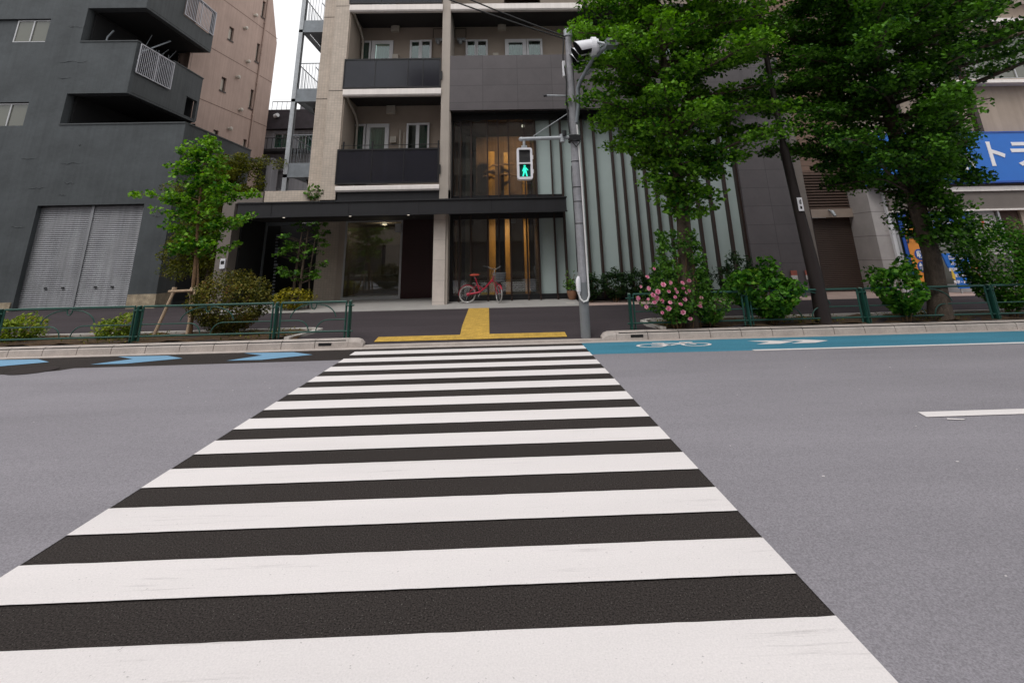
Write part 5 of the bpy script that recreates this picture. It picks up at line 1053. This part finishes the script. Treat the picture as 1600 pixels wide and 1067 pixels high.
# sapling with explicit limbs
sa = thing('sapling', 'young slender sapling with spreading tiers held by a timber support', 'tree', (-6.6, 11.1, .15))
b = MB(); b.tube([(-6.58, 11.1, .1), (-6.66, 11.1, .9), (-6.72, 11.1, 1.8), (-6.82, 11.1, 2.8), (-6.86, 11.1, 3.7), (-6.83, 11.1, 4.5)], [.05, .04, .034, .028, .018, .006], 10); b.tube([(-6.6, 11.12, .1), (-6.6, 11.12, 1.2), (-6.68, 11.12, 1.7)], [.03, .026, .01], 8); b.build('trunk', 'bark_young', sa)
rs = random.Random(5); br = MB(); cs = []
limbs = [(1.75, -.75, .25), (1.8, .75, .15), (1.95, -.3, .3), (2.0, .5, .2), (2.15, -1.0, .32), (2.3, .9, .2), (2.25, 1.25, .38), (2.45, .5, .3), (2.5, -.7, .2), (2.7, -1.05, .4), (2.75, -1.35, .42), (2.85, 1.2, .35), (2.8, .7, .2), (2.95, -.6, .2), (3.05, .9, .25), (3.2, -.5, .2), (3.3, .45, .2), (3.45, -.85, .35), (3.5, .5, .3), (3.6, -.4, .2), (3.75, .4, .2), (3.8, -.6, .3), (3.95, .35, .25), (4.0, -.4, .25), (4.15, .3, .2), (4.25, -.2, .2), (1.9, 0, .2), (2.6, 0.1, .3), (3.1, 0, .3)]
for (z, dx, rise) in limbs:
    for rep in range(2):
        dy = rs.uniform(-.6, .6) * max(.4, abs(dx)); xs_ = np.interp(z, [.1, 1.8, 2.8, 3.7, 4.5], [-6.6, -6.72, -6.82, -6.86, -6.83]); k_ = 1 if rep == 0 else rs.uniform(.5, .85)
        P = [(xs_ + dx * u * k_, 11.1 + dy * u, z + rise * (1.2 * u - .3 * u * u)) for u in (0, .35, .7, 1)]; br.tube(P, [.012, .009, .006, .002], 5)
        m = int(2 + abs(dx) * 5)
        for i in range(m):
            u = .25 + .78 * i / m; cs.append((xs_ + dx * u * k_ + rs.gauss(0, .05), 11.1 + dy * u + rs.gauss(0, .07), z + rise * (1.2 * u - .3 * u * u) + rs.gauss(0, .05)))
br.build('branches', 'bark_young', sa); leaves('crown', clumps(cs, 27, .165, .6), .07, 'sapling_leaf', sa, .5, 1.1)
st = thing('tree_support', 'light timber post and crossbar support round the sapling trunk', 'tree support', (-6.8, 11.1, .15))
for a, c in (((-7.20, 10.85, .08), (-6.98, 11.0, 1.1)), ((-6.50, 10.85, .08), (-6.55, 11.0, 1.12)), ((-6.86, 11.5, .1), (-6.76, 11.2, 1.08))): b = MB(); b.tube([a, c], [.035, .032], 10); b.build('post', 'stake_wood', st)
b = MB(); b.tube([(-7.1, 10.98, 1.02), (-6.48, 10.98, 1.035)], .03, 10); b.build('crossbar', 'stake_wood', st); b = MB(); b.tube([(-7.02, 11.0, .98), (-7.0, 11.0, 1.1)], .045, 8); b.tube([(-6.7, 11.05, .95), (-6.66, 11.1, 1.08)], .055, 8); b.build('rope', 'stake_wood', st)
# olive-brown tree in the gap behind the sapling
ot = thing('bushy_tree', 'olive brown bushy tree in the gap between the grey building and the entrance', 'tree', (-10.8, 17.6, .15))
b = MB(); b.tube([(-10.2, 17.6, .1), (-10.1, 17.6, 2), (-9.9, 17.6, 4.6)], [.09, .07, .02], 8); b.build('trunk', 'bark', ot)
cs = [(-10.35 + NR.normal() * .55 + .22 * (z - 3), 17.6 + NR.normal() * .3, z) for z in np.linspace(1.3, 5.3, 210)] + [(-9.2 + NR.normal() * .2, 17.4, 3.9 + NR.normal() * .2) for _ in range(9)]
leaves('crown', clumps(cs, 150, .30, .9), .085, 'olive_brown_leaf', ot, .5, .5)
# garden tree by the entrance
gt = thing('garden_tree', 'slim garden tree with large glossy leaves in front of the dark entrance recess', 'tree', (-6.4, 15.8, .2))
b = MB()
for x in (-6.44, -6.25): b.tube([(x, 15.8, .2), (x + .02, 15.8, 1.2), (x + .1, 15.8, 2.6)], [.05, .04, .015], 8)
b.tube([(-5.95, 15.85, .2), (-6.0, 15.85, 1.3), (-5.9, 15.85, 2.6)], [.025, .02, .01], 6)
rs = random.Random(9); cs = []
for i in range(60):
    z = rs.uniform(1.05, 2.8); x = -6.2 + rs.choice((-1, 1)) * rs.uniform(.05, .56); y = 15.8 + rs.uniform(-.4, .4); cs.append((x, y, z)); b.tube([(-6.27, 15.8, z - .2), (x, y, z)], .006, 4)
for x, z in ((-7.05, 1.8), (-6.85, 1.85), (-6.8, 2.35), (-6.65, 1.3), (-6.85, 1.25), (-5.6, 2.05), (-5.55, 2.5), (-5.55, 1.55), (-5.6, 2.7)): cs.append((x, 15.75, z)); b.tube([(-6.27, 15.8, z - .25), (x, 15.75, z)], .006, 4)
b.build('trunk', 'bark', gt); leaves('crown', clumps(cs, 20, .17, .4), .115, 'glossy_leaf', gt, .7, .55)
bush('yellow_shrub', 'low yellow green shrub at the foot of the slim garden tree', (-6.35, 15.6, .48), (.68, .36, .34), .085, 'yellow_leaf', 1100, seed=2, stems=3, zb=.17)
bush('canopy_plant', 'small layered plant growing behind the canopy edge beside the tiled pillar', (-6.15, 15.9, 3.72), (.33, .14, .3), .10, 'glossy_leaf', 160, 'plant', seed=3, stems=2, zb=3.42)
bush('camellia_shrub', 'large reddish brown and green rounded shrub right of the sapling behind the left fence', (-5.70, 10.85, .72), (.86, .48, .68), .055, 'brown_bush_leaf', 8800, seed=4, lump=.2, nl=18, stems=6)
bush('azalea_shrub', 'yellow green azalea shrub behind the fence at the left edge of the photo', (-9.9, 10.72, .28), (.58, .42, .42), .065, 'azalea_leaf', 2600, seed=5, lump=.35, nl=9, stems=4)
bush('azalea_shrub', 'small yellow green azalea shrub behind the fence post below the shutter corner', (-7.85, 10.7, .28), (.46, .36, .38), .06, 'azalea_leaf', 1900, seed=6, lump=.35, nl=8, stems=4)
bush('hydrangea_shrub', 'round leafy green hydrangea shrub between the ginkgo trunk and the brown pole', (5.42, 10.3, .68), (.84, .52, .68), .105, 'hydrangea_leaf', 3300, seed=7, aspect=.75, lump=.38, nl=12)
bush('broadleaf_shrub', 'upright broadleaf shrub with scattered brown leaves in front of the orange banner', (8.05, 10.15, .70), (.60, .45, .70), .10, 'hydrangea_leaf', 2300, seed=8, aspect=.7, lump=.38, nl=10)
bush('large_shrub', 'large dense dark shrub in front of the shop doorway', (10.62, 10.5, 1.08), (.98, .6, 1.08), .075, 'hydrangea_leaf', 8500, seed=9, lump=.25, nl=16)
bush('large_shrub', 'low green shrub cut by the right edge of the photo', (11.6, 10.4, .8), (.8, .5, .7), .08, 'hydrangea_leaf', 2600, seed=10, lump=.25, nl=12)
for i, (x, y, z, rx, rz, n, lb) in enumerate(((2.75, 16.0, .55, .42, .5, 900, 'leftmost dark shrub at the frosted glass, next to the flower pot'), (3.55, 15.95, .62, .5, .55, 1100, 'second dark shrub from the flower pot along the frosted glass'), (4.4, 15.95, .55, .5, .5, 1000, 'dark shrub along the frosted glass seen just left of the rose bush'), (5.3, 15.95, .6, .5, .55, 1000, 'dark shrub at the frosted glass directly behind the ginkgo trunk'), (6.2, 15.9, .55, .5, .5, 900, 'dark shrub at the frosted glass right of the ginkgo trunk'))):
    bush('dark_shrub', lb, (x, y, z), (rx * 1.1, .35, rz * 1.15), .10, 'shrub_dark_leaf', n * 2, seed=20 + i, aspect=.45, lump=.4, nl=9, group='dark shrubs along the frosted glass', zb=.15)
bush('oleander_shrub', 'tall dark spiky leaved shrub in front of the last frosted panes', (7.35, 15.7, .72), (.68, .4, .8), .17, 'shrub_dark_leaf', 1300, seed=30, aspect=.22, lump=.4, nl=10, updir=.1)
# creeper round the ginkgo trunk
iv = thing('creeper', 'bright green creeper climbing the trunk of the ginkgo beside the rose bush', 'climbing plant', (3.76, 10.1, .15))
cs = []
for k in range(270):
    z = NR.uniform(.3, 2.0); a = NR.uniform(0, 6.28); rr = .22 + .16 * max(0, 1 - abs(z - 1.0)) + NR.uniform(-.03, .08); cs.append((3.74 + rr * 1.3 * math.cos(a) - .10, 10.25 + rr * math.sin(a) - .05, z))
leaves('foliage', clumps(cs, 16, .10, .8), .065, 'rose_leaf', iv, .3, .8)
b = MB()
for k in range(7): a = k * .9; b.tube([(3.75 + .2 * math.cos(a), 10.25 + .2 * math.sin(a), .15), (3.76 + .19 * math.cos(a + .5), 10.25 + .19 * math.sin(a + .5), .8), (3.78 + .18 * math.cos(a + 1), 10.25 + .18 * math.sin(a + 1), 1.6)], .01, 5)
b.build('stems', 'bark_young', iv)
# rose bush with countable blooms
rb = bush('rose_bush', 'rose bush covered in pink blooms leaning over the right fence', (3.42, 10.12, .62), (.66, .42, .58), .06, 'rose_leaf', 2300, seed=12, aspect=.7, lump=.4, nl=14, inner=.35)
bush('rose_bush', 'leafy green rose bush with few blooms right of the pink one, below the creeper', (4.1, 10.15, .5), (.42, .36, .46), .065, 'rose_leaf', 1300, seed=13, aspect=.7, lump=.35, nl=10)
bl = MB(); rs = random.Random(3)
def bloom(b, c, r):
    for lay, (k, rr, up_) in enumerate(((6, 1, .25), (5, .72, .5), (4, .42, .8))):
        for i in range(k):
            a = 2 * math.pi * i / k + lay * .6 + rs.random() * .3; d = V(math.cos(a), math.sin(a), 0); t_ = V(-d[1], d[0], 0)
            n0 = c + d * r * .1; n1 = c + d * r * rr * .7 + t_ * r * .42 + V(0, 0, r * up_); n2 = c + d * r * rr + V(0, 0, r * (up_ + .15)); n3 = c + d * r * rr * .7 - t_ * r * .42 + V(0, 0, r * up_)
            b.add([n0, n1, n2, n3], [(0, 1, 2, 3)], True)
bloom(bl, V(*parent_world(rb)), .043); b0 = bl.build('bloom', 'petal', rb)
spots = [(2.99, 1.28), (2.83, 1.12), (2.72, .95), (2.84, .92), (3.0, .86), (3.12, .98), (3.22, .85), (3.25, 1.02), (3.33, .90), (3.48, 1.0), (3.38, .84), (3.52, .9), (3.55, .83), (2.62, .74), (2.82, .72), (2.92, .66), (2.98, .74), (3.08, .68), (3.2, .66), (3.17, .55), (3.38, .62), (3.52, .70), (3.68, 1.03), (3.83, .62), (3.86, .72), (3.8, .56), (3.05, .48), (3.6, .34), (2.78, .58), (3.45, .47), (3.3, .76), (2.9, .8), (3.62, .86)]
for i, (x, z) in enumerate(spots):
    o_ = b0 if i == 0 else b0.copy()
    if i: COL.objects.link(o_); o_.parent = rb
    s_ = rs.uniform(.7, 1.35); o_.scale = (s_,) * 3; o_.rotation_euler = (rs.uniform(.5, 1.5), rs.uniform(-.6, .6), rs.uniform(-.5, .5))
    o_.location = Vector((x, 9.70 + rs.uniform(-.04, .10) + .25 * abs(x - 3.3), z)) - parent_world(rb)

# ================================================================== the far side of the street (seen only in the reflections and shading the road side)
for (x0, x1, hgt, m_, lb) in ((-34, -9, 15, 'taupe_wall', 'beige block across the street, mirrored in the left balcony glass'), (-8.6, 7, 19, 'shop_fascia', 'tall brown block across the street, mirrored in the lobby glass'), (7.4, 32, 13, 'house_grey', 'grey block across the street, mirrored in the shop window')):
    ob = thing('street_building', lb, 'building', ((x0 + x1) / 2, -11, 0)); b = MB(); hs_ = []
    z = 4.4
    while z + 1.6 < hgt:
        x = x0 + 1.2
        while x + 1.8 < x1: hs_.append((x, x + 1.8, z, z + 1.5)); x += 3.1
        z += 3.1
    hs_.append((x0 + 2, x1 - 2, .4, 3.0))
    b.wall(x0, x1, 0, hgt, hs_, lambda u, v, d: (u, -11 - d, v), .25); b.box(x0, x1, -20, -19.9, 0, hgt); b.box(x0, x1, -20, -11.3, hgt - .2, hgt); b.box(x0, x0 + .1, -19.9, -11.3, 0, hgt - .2); b.box(x1 - .1, x1, -19.9, -11.3, 0, hgt - .2); b.build('wall', m_, ob)
    for i, h_ in enumerate(hs_): p = MB(); p.box(h_[0], h_[1], -11.2, -11.15, h_[2], h_[3]); p.build('window', 'curtain_dark', ob)
b = MB(); b.box(-60, 60, -11, -5.2, 0, .15); struct(b.build('far_pavement', 'asphalt_walk'))
